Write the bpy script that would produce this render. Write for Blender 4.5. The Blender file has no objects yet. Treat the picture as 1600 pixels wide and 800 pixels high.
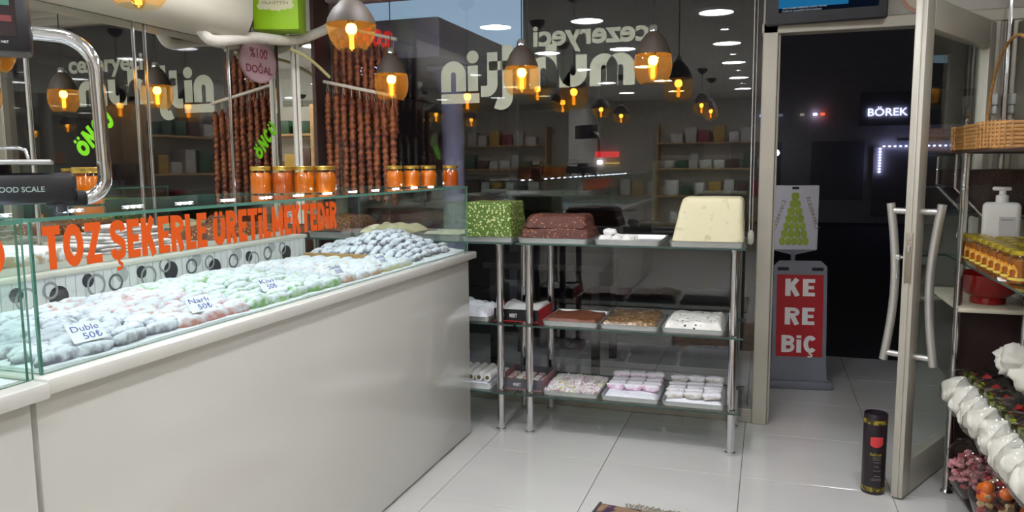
import bpy, bmesh, math, random
from mathutils import Vector, Matrix, noise
random.seed(7)
R = math.radians
PI = math.pi
scn = bpy.context.scene
COL = scn.collection

# ------------------------------------------------------------------ camera
def make_camera(pitch=6.7, yaw=18.4, roll=-0.42, h=1.36):
    p, y, r = R(pitch), R(yaw), R(roll)
    fw = Vector((-math.sin(y)*math.cos(p), math.cos(y)*math.cos(p), -math.sin(p)))
    rt = Vector((math.cos(y), math.sin(y), 0)); up = rt.cross(fw)
    rt2 = rt*math.cos(r) + up*math.sin(r); up2 = up*math.cos(r) - rt*math.sin(r)
    cd = bpy.data.cameras.new('camera'); co = bpy.data.objects.new('camera', cd); COL.objects.link(co)
    m = Matrix((rt2, up2, -fw)).transposed().to_4x4(); m.translation = (0, 0, h)
    co.matrix_world = m
    cd.sensor_width = 36; cd.lens = 27; cd.clip_start = .02; cd.clip_end = 200
    scn.camera = co
make_camera()

# ------------------------------------------------------------------ world, exposure
w = bpy.data.worlds.new('night_sky'); scn.world = w; w.use_nodes = True
w.node_tree.nodes['Background'].inputs[0].default_value = (.37, .35, .40, 1)
w.node_tree.nodes['Background'].inputs[1].default_value = .032
scn.view_settings.view_transform = 'Standard'
try: scn.view_settings.look = 'None'
except Exception: pass
scn.view_settings.exposure = 0.0
scn.view_settings.gamma = 1.0
scn.view_settings.use_curve_mapping = False
scn.cycles.max_bounces = 14; scn.cycles.transparent_max_bounces = 32; scn.cycles.glossy_bounces = 6
scn.cycles.sample_clamp_indirect = 6.0
LAMP_DISC = 72.     # strength of the ceiling discs
LAMP_LED = 150.0     # strength of the little diodes in the display cases

# ------------------------------------------------------------------ materials
def lin(c):
    def f(v):
        v /= 255.; return v/12.92 if v <= .04045 else ((v+.055)/1.055)**2.4
    return (f(c[0]), f(c[1]), f(c[2]), 1)
MATS = {}
def mat(name, rgb, rough=.5, metal=0., var=.06, nscale=8., bump=0., bscale=40., rgb2=None, thr=None, emit=None, spec=.5, coat=0., trans=0., sss=0.):
    """principled material with a noise-driven variation; rgb2/thr = second colour where noise passes thr"""
    if name in MATS: return MATS[name]
    m = bpy.data.materials.new(name); m.use_nodes = True; nt = m.node_tree; N = nt.nodes; L = nt.links
    b = N['Principled BSDF']
    b.inputs['Roughness'].default_value = rough; b.inputs['Metallic'].default_value = metal
    b.inputs['Specular IOR Level'].default_value = spec
    if coat: b.inputs['Coat Weight'].default_value = coat; b.inputs['Coat Roughness'].default_value = .05
    if trans: b.inputs['Transmission Weight'].default_value = trans
    if sss:
        b.inputs['Subsurface Weight'].default_value = sss; b.inputs['Subsurface Radius'].default_value = (.01, .006, .004)
    tc = N.new('ShaderNodeTexCoord'); nz = N.new('ShaderNodeTexNoise'); nz.inputs['Scale'].default_value = nscale
    nz.inputs['Detail'].default_value = 4
    L.new(tc.outputs['Object'], nz.inputs['Vector'])
    rp = N.new('ShaderNodeValToRGB')
    c = lin(rgb)
    if rgb2:
        t = thr if thr is not None else .5
        rp.color_ramp.elements[0].position = t-.06; rp.color_ramp.elements[1].position = t+.06
        rp.color_ramp.elements[0].color = c; rp.color_ramp.elements[1].color = lin(rgb2)
    else:
        rp.color_ramp.elements[0].position = .25; rp.color_ramp.elements[1].position = .75
        rp.color_ramp.elements[0].color = tuple(max(0, v*(1-var)) for v in c[:3]) + (1,)
        rp.color_ramp.elements[1].color = tuple(min(1, v*(1+var)) for v in c[:3]) + (1,)
    L.new(nz.outputs['Fac'], rp.inputs[0]); L.new(rp.outputs[0], b.inputs['Base Color'])
    if bump:
        n2 = N.new('ShaderNodeTexNoise'); n2.inputs['Scale'].default_value = bscale; n2.inputs['Detail'].default_value = 5
        L.new(tc.outputs['Object'], n2.inputs['Vector'])
        bp = N.new('ShaderNodeBump'); bp.inputs['Strength'].default_value = bump; bp.inputs['Distance'].default_value = .01
        L.new(n2.outputs['Fac'], bp.inputs['Height']); L.new(bp.outputs[0], b.inputs['Normal'])
    if emit:
        b.inputs['Emission Color'].default_value = lin(emit[0]); b.inputs['Emission Strength'].default_value = emit[1]
    MATS[name] = m; return m
def speck(name, rgb, rgb2, scale=90., size=.3, rough=.55, bump=.3):
    """body colour with scattered nut or seed specks"""
    if name in MATS: return MATS[name]
    m = mat(name, rgb, rough, var=.15, nscale=20, bump=bump, bscale=60); nt = m.node_tree; N = nt.nodes; L = nt.links
    b = N['Principled BSDF']; old = b.inputs['Base Color'].links[0].from_socket
    v = N.new('ShaderNodeTexVoronoi'); v.inputs['Scale'].default_value = scale
    tc = [n for n in N if n.bl_idname == 'ShaderNodeTexCoord'][0]; L.new(tc.outputs['Object'], v.inputs['Vector'])
    r = N.new('ShaderNodeValToRGB'); r.color_ramp.elements[0].position = size; r.color_ramp.elements[1].position = size+.06
    r.color_ramp.elements[0].color = (1, 1, 1, 1); r.color_ramp.elements[1].color = (0, 0, 0, 1)
    L.new(v.outputs['Distance'], r.inputs[0])
    mx = N.new('ShaderNodeMix'); mx.data_type = 'RGBA'; L.new(r.outputs[0], mx.inputs[0]); L.new(old, mx.inputs[6])
    mx.inputs[7].default_value = lin(rgb2); L.new(mx.outputs[2], b.inputs['Base Color']); return m
def dusted(name, rgb, sugar=(240, 242, 248), amount=.5, nscale=45.):
    """sweet body dusted with sugar: powder settled on the upward faces and in random patches"""
    if name in MATS: return MATS[name]
    m = bpy.data.materials.new(name); m.use_nodes = True; nt = m.node_tree; N = nt.nodes; L = nt.links; b = N['Principled BSDF']
    b.inputs['Roughness'].default_value = .85
    tc = N.new('ShaderNodeTexCoord'); nz = N.new('ShaderNodeTexNoise'); nz.inputs['Scale'].default_value = nscale; nz.inputs['Detail'].default_value = 5
    oi = N.new('ShaderNodeObjectInfo'); ad = N.new('ShaderNodeVectorMath'); ad.operation = 'ADD'
    L.new(tc.outputs['Object'], ad.inputs[0]); L.new(oi.outputs['Location'], ad.inputs[1]); L.new(ad.outputs[0], nz.inputs['Vector'])
    se = N.new('ShaderNodeSeparateXYZ'); L.new(tc.outputs['Normal'], se.inputs[0])
    ma = N.new('ShaderNodeMath'); ma.operation = 'MULTIPLY_ADD'; ma.inputs[1].default_value = .24; L.new(se.outputs['Z'], ma.inputs[0]); L.new(nz.outputs['Fac'], ma.inputs[2])
    rp = N.new('ShaderNodeValToRGB'); rp.color_ramp.elements[0].position = 1-amount-.12; rp.color_ramp.elements[1].position = 1-amount+.16
    rp.color_ramp.elements[0].color = lin(rgb); rp.color_ramp.elements[1].color = lin(sugar)
    L.new(ma.outputs[0], rp.inputs[0]); L.new(rp.outputs[0], b.inputs['Base Color'])
    bp = N.new('ShaderNodeBump'); bp.inputs['Strength'].default_value = .35; bp.inputs['Distance'].default_value = .008
    L.new(nz.outputs['Fac'], bp.inputs['Height']); L.new(bp.outputs[0], b.inputs['Normal'])
    MATS[name] = m; return m
def sheet_glass(name, tint=(255, 255, 255), ior=1.5, rough=0., refl=(1, 1, 1, 1)):
    """thin glass sheet: light passes straight through, each face mirrors by Fresnel"""
    if name in MATS: return MATS[name]
    m = bpy.data.materials.new(name); m.use_nodes = True; nt = m.node_tree; N = nt.nodes; L = nt.links; N.clear()
    o = N.new('ShaderNodeOutputMaterial'); mx = N.new('ShaderNodeMixShader'); t = N.new('ShaderNodeBsdfTransparent'); g = N.new('ShaderNodeBsdfGlossy')
    fr = N.new('ShaderNodeFresnel'); fr.inputs['IOR'].default_value = ior
    ge = N.new('ShaderNodeNewGeometry'); mr = N.new('ShaderNodeMapRange'); mr.inputs['To Min'].default_value = ior; mr.inputs['To Max'].default_value = 1/ior
    L.new(ge.outputs['Backfacing'], mr.inputs['Value']); L.new(mr.outputs[0], fr.inputs['IOR'])   # same Fresnel from either side of the thin sheet
    t.inputs[0].default_value = lin(tint); g.inputs['Roughness'].default_value = rough; g.inputs[0].default_value = refl
    L.new(fr.outputs[0], mx.inputs[0]); L.new(t.outputs[0], mx.inputs[1]); L.new(g.outputs[0], mx.inputs[2]); L.new(mx.outputs[0], o.inputs[0])
    MATS[name] = m; return m
def glow(name, rgb, s):
    if name in MATS: return MATS[name]
    m = bpy.data.materials.new(name); m.use_nodes = True; nt = m.node_tree; N = nt.nodes; N.clear()
    o = N.new('ShaderNodeOutputMaterial'); e = N.new('ShaderNodeEmission'); e.inputs[0].default_value = lin(rgb); e.inputs[1].default_value = s
    nt.links.new(e.outputs[0], o.inputs[0]); MATS[name] = m; return m

# ------------------------------------------------------------------ mesh builder
class MB:
    def __init__(s): s.v = []; s.f = []; s.mi = []; s.cm = 0
    def add(s, verts, faces, M=None):
        o = len(s.v)
        s.v += [tuple(M @ Vector(v)) if M else tuple(v) for v in verts]
        for f in faces: s.f.append(tuple(i+o for i in f)); s.mi.append(s.cm)
        return s
    def box(s, x0, x1, y0, y1, z0, z1, M=None):
        return s.add([(x0,y0,z0),(x1,y0,z0),(x1,y1,z0),(x0,y1,z0),(x0,y0,z1),(x1,y0,z1),(x1,y1,z1),(x0,y1,z1)],
                     [(0,3,2,1),(4,5,6,7),(0,1,5,4),(1,2,6,5),(2,3,7,6),(3,0,4,7)], M)
    def bbox(s, x0, x1, y0, y1, z0, z1, b=.004, M=None, seg=2):
        bm = bmesh.new(); bmesh.ops.create_cube(bm, size=1)
        for v in bm.verts: v.co = Vector(((x0+x1)/2+v.co.x*(x1-x0), (y0+y1)/2+v.co.y*(y1-y0), (z0+z1)/2+v.co.z*(z1-z0)))
        bmesh.ops.bevel(bm, geom=bm.edges[:], offset=b, segments=seg, affect='EDGES', profile=.5)
        return s.bm(bm, M)
    def bm(s, bm, M=None):
        bm.verts.ensure_lookup_table(); bm.verts.index_update()
        s.add([v.co.copy() for v in bm.verts], [tuple(v.index for v in f.verts) for f in bm.faces], M); bm.free(); return s
    def lathe(s, prof, n=24, M=None, caps=True):
        vs = []; fs = []
        for r, z in prof:
            for k in range(n): a = 2*PI*k/n; vs.append((r*math.cos(a), r*math.sin(a), z))
        for i in range(len(prof)-1):
            for k in range(n): fs.append((i*n+k, i*n+(k+1) % n, (i+1)*n+(k+1) % n, (i+1)*n+k))
        if caps:
            if prof[0][0] > 1e-5: fs.append(tuple(range(n-1, -1, -1)))
            if prof[-1][0] > 1e-5: fs.append(tuple((len(prof)-1)*n+k for k in range(n)))
        return s.add(vs, fs, M)
    def cyl(s, x, y, z0, z1, r, n=16, M=None): 
        T = Matrix.Translation((x, y, 0)); return s.lathe([(r, z0), (r, z1)], n, (M @ T) if M else T)
    def tube(s, pts, r, n=10, M=None, radii=None, flat=None):
        pts = [Vector(p) for p in pts]; vs = []; fs = []; up = Vector((0, 0, 1)); prev = None
        for i, p in enumerate(pts):
            t = (pts[min(i+1, len(pts)-1)]-pts[max(i-1, 0)]).normalized()
            if prev is None:
                a = t.cross(up); a = a.normalized() if a.length > 1e-4 else Vector((1, 0, 0))
            else: a = (prev - t*prev.dot(t)).normalized()
            b = t.cross(a); prev = a; rr = radii[i] if radii else r
            for k in range(n):
                q = 2*PI*k/n; vs.append(p + a*(rr*math.cos(q)) + b*(rr*math.sin(q)*(flat or 1)))
        for i in range(len(pts)-1):
            for k in range(n): fs.append((i*n+k, (i+1)*n+k, (i+1)*n+(k+1) % n, i*n+(k+1) % n))
        fs.append(tuple(range(n))); fs.append(tuple((len(pts)-1)*n+k for k in range(n-1, -1, -1)))
        return s.add(vs, fs, M)
    def prism(s, poly, z0, z1, M=None):
        n = len(poly)
        return s.add([(x, y, z0) for x, y in poly]+[(x, y, z1) for x, y in poly],
                     [tuple(range(n-1, -1, -1)), tuple(range(n, 2*n))]+[(i, (i+1) % n, n+(i+1) % n, n+i) for i in range(n)], M)
    def blob(s, c, rx, ry, rz, nu=12, nv=8, p=1., jit=0., seed=0, M=None, fl=None):
        """lumpy (super)ellipsoid; p<1 boxier"""
        def sp(x): return math.copysign(abs(x)**p, x)
        vs = []; fs = []
        for j in range(nv+1):
            th = -PI/2 + PI*j/nv
            for i in range(nu):
                ph = 2*PI*i/nu
                x, y, z = sp(math.cos(th))*sp(math.cos(ph)), sp(math.cos(th))*sp(math.sin(ph)), sp(math.sin(th))
                k = 1 + jit*noise.noise(Vector((x*1.7+seed*3.1, y*1.7+seed, z*1.7)))
                zz = z*rz*k
                if fl is not None: zz = max(zz, fl)
                vs.append((c[0]+x*rx*k, c[1]+y*ry*k, c[2]+zz))
        for j in range(nv):
            for i in range(nu): fs.append((j*nu+i, j*nu+(i+1) % nu, (j+1)*nu+(i+1) % nu, (j+1)*nu+i))
        return s.add(vs, fs, M)
    def grid(s, x0, x1, y0, y1, nx, ny, fz, M=None, skirt=None):
        vs = [(x0+(x1-x0)*i/nx, y0+(y1-y0)*j/ny, fz(x0+(x1-x0)*i/nx, y0+(y1-y0)*j/ny)) for j in range(ny+1) for i in range(nx+1)]
        fs = [(j*(nx+1)+i, j*(nx+1)+i+1, (j+1)*(nx+1)+i+1, (j+1)*(nx+1)+i) for j in range(ny) for i in range(nx)]
        if skirt is not None:
            o = len(vs)
            per = [i for i in range(nx+1)]+[(j)*(nx+1)+nx for j in range(1, ny+1)]+[ny*(nx+1)+i for i in range(nx-1, -1, -1)]+[j*(nx+1) for j in range(ny-1, 0, -1)]
            for q in per: vs.append((vs[q][0], vs[q][1], skirt))
            m = len(per)
            for q in range(m): fs.append((per[q], o+q, o+(q+1) % m, per[(q+1) % m]))
            fs.append(tuple(o+q for q in range(m-1, -1, -1)))
        return s.add(vs, fs, M)
    def mesh(s, name, mats, smooth=None):
        me = bpy.data.meshes.new(name); me.from_pydata(s.v, [], s.f)
        bm = bmesh.new(); bm.from_mesh(me); bmesh.ops.recalc_face_normals(bm, faces=bm.faces[:]); 
        for f in bm.faces: f.smooth = smooth is not None
        if smooth:
            for e in bm.edges:
                if len(e.link_faces) == 2 and e.calc_face_angle(0) > R(smooth): e.smooth = False
        bm.to_mesh(me); bm.free()
        for m in (mats if isinstance(mats, (list, tuple)) else [mats]): me.materials.append(m)
        for p, k in zip(me.polygons, s.mi): p.material_index = k
        return me
    def build(s, name, mats, parent=None, smooth=None, loc=(0,0,0), rot=(0,0,0)):
        return put(s.mesh(name, mats, smooth), name, parent, loc, rot)
def put(me, name, parent=None, loc=(0,0,0), rot=(0,0,0)):
    o = bpy.data.objects.new(name, me); COL.objects.link(o); o.location = loc; o.rotation_euler = rot
    if parent: o.parent = parent
    return o
def tag(o, label=None, cat=None, group=None, kind=None):
    if label: o['label'] = label
    if cat: o['category'] = cat
    if group: o['group'] = group
    if kind: o['kind'] = kind
    return o
def thing(name, label, cat, loc=(0,0,0), rz=0., group=None):
    o = bpy.data.objects.new(name, None); COL.objects.link(o); o.location = loc; o.rotation_euler = (0,0,rz); o.empty_display_size = .05
    return tag(o, label, cat, group)
def struct(o): o['kind'] = 'structure'; return o
def copy_tree(o, parent=None):
    c = o.copy(); COL.objects.link(c); c.parent = parent
    for ch in [x for x in bpy.data.objects if x.parent == o]: copy_tree(ch, c)
    return c
def text_mb(s, size=1., bold=0., depth=.001, space=1., align='LEFT'):
    """flat solid lettering in the local XY plane (thickness in Z) as (verts, faces)"""
    cu = bpy.data.curves.new('lettering', 'FONT'); cu.body = s; cu.size = size; cu.offset = bold; cu.extrude = depth/2; cu.space_character = space; cu.align_x = align
    cu.resolution_u = 4
    ob = bpy.data.objects.new('lettering', cu); COL.objects.link(ob)
    dg = bpy.context.evaluated_depsgraph_get(); me = bpy.data.meshes.new_from_object(ob.evaluated_get(dg))
    v = [x.co.copy() for x in me.vertices]; f = [tuple(p.vertices) for p in me.polygons]
    bpy.data.objects.remove(ob); bpy.data.curves.remove(cu); bpy.data.meshes.remove(me)
    return v, f
def fit_text(s, w, h, bold=0., depth=.001, space=1.):
    """lettering scaled so that its outline fills exactly w x h from the origin"""
    v, f = text_mb(s, 1., bold, depth, space)
    x0 = min(p.x for p in v); x1 = max(p.x for p in v); y0 = min(p.y for p in v); y1 = max(p.y for p in v)
    return [Vector(((p.x-x0)*w/(x1-x0), (p.y-y0)*h/(y1-y0), p.z)) for p in v], f
def frame_mat(ox, oy, oz, xdir, ydir):
    x = Vector(xdir).normalized(); y = Vector(ydir).normalized(); z = x.cross(y)
    m = Matrix((x, y, z)).transposed().to_4x4(); m.translation = (ox, oy, oz); return m

# heavy block capitals drawn stroke by stroke (cap height 1), with their Turkish marks
def _cr(p, n=5):
    P = [Vector((a, b, 0)) for a, b in p]; out = []
    for i in range(len(P)-1):
        a, b, c, d = P[max(i-1, 0)], P[i], P[i+1], P[min(i+2, len(P)-1)]
        for k in range(n):
            u = k/n; q = .5*((2*b)+(c-a)*u+(2*a-5*b+4*c-d)*u*u+(3*b-a-3*c+d)*u**3); out.append((q.x, q.y))
    return out+[p[-1]]
def _arc(cx, cy, rx, ry, a0, a1, n=14): return [(cx+rx*math.cos(R(a0+(a1-a0)*k/n)), cy+ry*math.sin(R(a0+(a1-a0)*k/n))) for k in range(n+1)]
def glyph(ch):
    """list of (polyline, stroke width) and the letter's width"""
    h = .13; S = .26; A = .21; a = A/2
    ced = lambda x: [(_cr([(x, .02), (x, -.07), (x+.11, -.12), (x+.06, -.22), (x-.12, -.22)]), .09)]
    if ch == 'T': w = .66; return [([(0, 1-a), (w, 1-a)], A), ([(w/2, 0), (w/2, 1)], S)], w
    if ch == 'E': w = .58; return [([(h, 0), (h, 1)], S), ([(0, a), (w, a)], A), ([(0, .5), (w*.92, .5)], A*.92), ([(0, 1-a), (w, 1-a)], A)], w
    if ch == 'L': w = .56; return [([(h, 0), (h, 1)], S), ([(0, a), (w, a)], A)], w
    if ch == 'Z': w = .66; return [([(0, a), (w, a)], A), ([(0, 1-a), (w, 1-a)], A), ([(.13, .08), (w-.13, .92)], S*.95)], w
    if ch == 'K': w = .74; return [([(h, 0), (h, 1)], S), ([(.14, .36), (w-.17, 1)], S*.9), ([(.30, .62), (w-.15, 0)], S*.95)], w
    if ch == 'M': w = .88; return [([(h, 0), (h, 1)], S*.9), ([(w-h, 0), (w-h, 1)], S*.9), ([(.13, .96), (w/2, .2)], S*.75), ([(w-.13, .96), (w/2, .2)], S*.75)], w
    if ch == 'N': w = .76; return [([(h, 0), (h, 1)], S*.92), ([(w-h, 0), (w-h, 1)], S*.92), ([(.12, .95), (w-.12, .05)], S*.85)], w
    if ch == 'D': w = .72; return [([(h, 0), (h, 1)], S), ([(0, 1-a), (.32, 1-a)]+_arc(.32, .5, w-h-.32, .5-a, 90, -90)+[(0, a)], A*1.1)], w
    if ch in 'RB':
        w = .72; p = [([(h, 0), (h, 1)], S), ([(0, 1-a), (w-.36, 1-a)]+_arc(w-.36, .73, .24, .165, 90, -90)+[(0, .565)], A*.95)]
        if ch == 'R': return p+[([(.36, .5), (w-.14, 0)], S*.92)], w
        return p+[([(0, .51), (w-.36, .51)]+_arc(w-.36, .31, .25, .205, 90, -90)+[(0, a)], A*.95)], w
    if ch in 'OÖ':
        w = .8; t = 1. if ch == 'O' else .8; p = [(_arc(w/2, t/2, w/2-h, t/2-.12, 0, 360, 28), S*.95)]
        if ch == 'Ö': p += [([(w/2+q-.08, .92), (w/2+q+.08, .92)], .15) for q in (-.15, .15)]
        return p, w
    if ch in 'CÇ': w = .74; return [(_arc(w/2+.02, .5, w/2-h, .5-.12, 40, 320, 24), S*.95)]+(ced(w/2) if ch == 'Ç' else []), w
    if ch in 'SŞ':
        w = .68; return [(_cr([(w-.1, .72), (w*.78, .85), (w/2, .885), (w*.24, .84), (.12, .71), (w*.26, .585), (w*.52, .51), (w*.78, .42), (w-.12, .285), (w*.76, .155), (w/2, .115), (w*.22, .15), (.1, .28)]), S*.88)]+(ced(w/2) if ch == 'Ş' else []), w
    if ch == 'Ü': w = .74; return [([(h, .8), (h, .36)]+_arc(w/2, .36, w/2-h, .25, 180, 360)+[(w-h, .36), (w-h, .8)], S*.95)]+[([(w/2+q-.08, .92), (w/2+q+.08, .92)], .15) for q in (-.15, .15)], w
    if ch == 'İ': w = .26; return [([(h, 0), (h, .76)], S), ([(0, .92), (w, .92)], .16)], w
    raise ValueError(ch)
def block_text(txt, w_, cap, gap=.08, depth=.001):
    """(verts, faces) pairs of a line of block capitals filling w_ by cap from the origin, in the local XY plane"""
    x = 0.; G = []
    for ch in txt:
        if ch == ' ': x += .30; continue
        p, gw = glyph(ch); G.append((x, p)); x += gw+gap
    k = w_/(x-gap); out = []
    for li, (gx, p) in enumerate(G):
        for si, (pl, sw) in enumerate(p):
            P = [Vector(q) for q in pl]; lo = []; hi = []; n = len(P)
            for i, q in enumerate(P):
                closed = (P[0]-P[-1]).length < 1e-4
                a_ = P[i-1] if i > 0 else (P[-2] if closed else P[0]); b_ = P[i+1] if i < n-1 else (P[1] if closed else P[-1])
                t_ = (b_-a_).normalized(); nn = Vector((-t_.y, t_.x)); lo.append(q-nn*sw/2); hi.append(q+nn*sw/2)
            zt = depth*(1+.04*si)
            vs = [Vector(((gx+q.x)*k, q.y*cap, z)) for z in (0, zt) for q in lo+hi]
            fs = []
            for i in range(n-1): fs += [(i, n+i, n+i+1, i+1), (2*n+i, 2*n+i+1, 3*n+i+1, 3*n+i), (i, i+1, 2*n+i+1, 2*n+i), (n+i, 3*n+i, 3*n+i+1, n+i+1)]
            fs += [(0, 2*n, 3*n, n), (n-1, 2*n-1, 4*n-1, 3*n-1)]
            out.append((vs, fs))
    return out

# ------------------------------------------------------------------ shared materials
M_wall = mat('wall_paint', (205, 203, 195), .7, var=.04, nscale=3, bump=.05)
M_ceil = mat('ceiling_paint', (214, 212, 204), .8, var=.03, nscale=2)
M_alu = mat('cream_aluminium', (186, 181, 168), .38, .25, var=.04, nscale=4)
M_chrome = mat('chrome', (215, 215, 218), .1, 1., var=.03)
M_steel = mat('brushed_steel', (196, 197, 198), .32, 1., var=.08, nscale=30)
M_tray = mat('tray_metal', (205, 206, 205), .35, .75, var=.07, nscale=25)
M_black = mat('black_plastic', (22, 22, 26), .38, var=.15)
M_dkgrey = mat('dark_grey_plastic', (48, 50, 56), .45, var=.12)
M_white = mat('white_plastic', (228, 228, 224), .4, var=.03)
M_lam = mat('white_gloss_laminate', (212, 211, 203), .16, var=.02, nscale=2, coat=.4)
M_brown = mat('dark_brown_wood', (70, 46, 36), .45, var=.25, nscale=12)
M_wood = mat('light_wood', (176, 140, 92), .55, var=.2, nscale=15)
M_glass = sheet_glass('clear_sheet_glass', (250, 254, 252))
M_gedge = mat('green_glass_edge', (88, 138, 122), .15, var=.1, spec=.6)
M_win = sheet_glass('window_glass', (250, 251, 252), 1.7)
M_sugar = mat('powdered_sugar', (238, 240, 246), .9, var=.04, nscale=60, bump=.5, bscale=90)
M_paper = mat('white_paper', (232, 232, 230), .7, var=.03)
M_ink = mat('blue_pen_ink', (52, 66, 170), .6)
M_gold = mat('gold_lid', (212, 176, 84), .28, .85, var=.08, nscale=20)
M_red = mat('red_print', (178, 30, 38), .45, var=.05)
M_ltr = mat('white_lettering', (238, 234, 234), .5, var=.02)
M_green_box = mat('lime_card', (150, 196, 22), .5, var=.05)
M_clear = sheet_glass('clear_cellophane', (250, 250, 250), 1.45, .06)

YW = 4.16; XL = -2.6; XR = 1.02; YB = -4.4; ZC = 2.4
# ================================================================== SETTING
# floor: tiles with recessed grout
fl = struct(MB().box(XL-.3, XR+.3, YB-.1, 5.50, -.06, -.004).build('floor', mat('grout', (120, 116, 110), .9, nscale=20)))
def tile_mat():
    m = mat('polished_tile', (208, 207, 203), .12, var=.045, nscale=1.6); N = m.node_tree.nodes; L = m.node_tree.links
    nz = [n for n in N if n.bl_idname == 'ShaderNodeTexNoise'][0]; mp = N.new('ShaderNodeMapping'); mp.inputs['Scale'].default_value = (1., 2.6, 1.)
    mp.inputs['Rotation'].default_value = (0, 0, .5)
    tc = [n for n in N if n.bl_idname == 'ShaderNodeTexCoord'][0]; oi = N.new('ShaderNodeObjectInfo'); ad = N.new('ShaderNodeVectorMath'); ad.operation = 'ADD'
    L.new(tc.outputs['Object'], ad.inputs[0]); L.new(oi.outputs['Location'], ad.inputs[1]); L.new(ad.outputs[0], mp.inputs[0]); L.new(mp.outputs[0], nz.inputs['Vector'])
    return m
tm = MB().bbox(.0015, .5985, .0015, .5985, -.012, 0, .0012, seg=1).mesh('tile', tile_mat())
for i in range(-5, 3):
    for j in range(-12, 5):
        x = -.076+.6*i; y = 2.775+.6*j
        if x > XR+.02: continue
        put(tm, 'tile', fl, (x, y, 0))
struct(MB().box(XL-.1, XR+.1, YB-.1, YW+.1, ZC, ZC+.08).build('ceiling', M_ceil))
wl = struct(MB().box(XL-.12, XL-.012, YB, YW, 0, ZC).build('wall_left', M_wall))
wr = struct(MB().box(XR, XR+.1, YB, YW+.1, 0, ZC).build('wall_right', M_wall))
struct(MB().box(XL-.1, XR+.1, YB-.1, YB, 0, ZC).build('wall_back', mat('back_wall_paint', (190, 184, 172), .7)))
# mirrors on the left wall, with chrome strips over the joints
M_mir = mat('mirror', (226, 226, 222), .0, 1., var=.0)
for y0, y1 in ((-2.0, -.6), (-.598, .8), (.802, 2.17), (2.19, 2.70), (2.70, 2.765), (2.765, 3.312), (3.316, 3.716)):
    MB().box(XL-.012, XL-.004, y0+.001, y1-.001, 1.05, 2.33).build('mirror_panel', M_mir, wl)
for y in (2.18, 2.70, 2.765, 3.314):
    MB().bbox(XL-.004, XL+.004, y-.0045, y+.0045, 1.05, 2.33, .003).build('mirror_strip', M_chrome, wl)
# mirrored chamfer pillar in the corner, brown edge post towards the window
pil = struct(MB().prism([(XL-.01, 3.72), (-2.462, 3.868), (-2.5, YW-.05), (XL-.01, YW-.05)], 0, ZC).build('wall_pillar', mat('pillar_brown', (74, 52, 44), .4, var=.1)))
d = Vector((-2.462-XL, 3.868-3.72, 0)).normalized(); n_ = Vector((d.y, -d.x, 0))
Mp = frame_mat(XL+n_.x*.002, 3.72+n_.y*.002, 0, d, (0, 0, 1))
MB().box(.004, .188, 1.04, 2.33, -.0, .006, Mp).build('mirror_panel', M_mir, pil)
MB().bbox(.188, .208, .0, ZC-.002, -.004, .012, .003, Mp).build('edge_post', M_brown, pil)
cp = MB(); 
for a in (.075, .098): cp.bbox(a, a+.018, 1.04, 2.1, .007, .024, .003, Mp)
cp.build('cable_duct', mat('white_duct', (226, 224, 214), .35), pil)
# front: window frame, door frame
fr = struct(MB().bbox(-2.52, -.045, YW-.035, YW+.035, 0, .075, .004).bbox(-2.52, -.045, YW-.035, YW+.035, 2.32, 2.4, .004).bbox(-2.52, -2.46, YW-.035, YW+.035, .07, 2.33, .004).build('window_1', M_alu))
pane = MB(); pane.box(-2.46, -.045, YW-.004, YW+.004, .075, 2.32); pane.build('pane', M_win, fr)
tr = struct(MB().bbox(-.045, .028, YW-.05, YW+.05, 0, 2.32, .005).bbox(.028, .04, YW-.02, YW+.05, 0, 2.0, .003).build('trim_1', M_alu))
MB().bbox(-.05, 1.02, YW-.05, YW+.05, 2.0, 2.055, .005).build('header', M_alu, tr)
MB().bbox(.94, .985, YW-.06, YW+.05, 0, 2.0, .005).bbox(.985, 1.019, YW-.04, YW+.05, 0, 2.0, .004).build('jamb', M_alu, tr)
struct(MB().box(-.045, XR, YW-.03, YW+.05, 2.055, ZC).build('wall_front', M_wall))
struct(MB().bbox(XL, -.05, 4.06, 4.125, 2.32, ZC, .01).bbox(XL, -.05, 4.0, 4.125, 2.36, ZC, .01).build('trim_2', M_wall))
# mirror on the right wall behind the shelves
MB().box(XR-.012, XR-.004, 1.6, 4.06, 1.25, 2.3).build('mirror_panel', M_mir, wr)
MB().bbox(XR-.02, XR, 4.06, 4.1, .4, 2.35, .004).build('edge_strip', M_chrome, wr)
# outside ground
struct(MB().box(-30, 30, 5.50, 60, -.2, -.10).build('ground', mat('asphalt', (38, 38, 42), .8, var=.3, nscale=12, bump=.3)))
struct(MB().bbox(-8, 8, 5.50, 5.62, -.2, -.008, .01).build('kerb', mat('kerb_stone', (96, 94, 92), .8)))
pv = struct(MB().box(-8, XL-.3, 4.3, 5.5, -.06, -.004).box(XR+.3, 8, 4.3, 5.5, -.06, -.004).build('pavement', mat('paving', (120, 118, 116), .7)))

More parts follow.
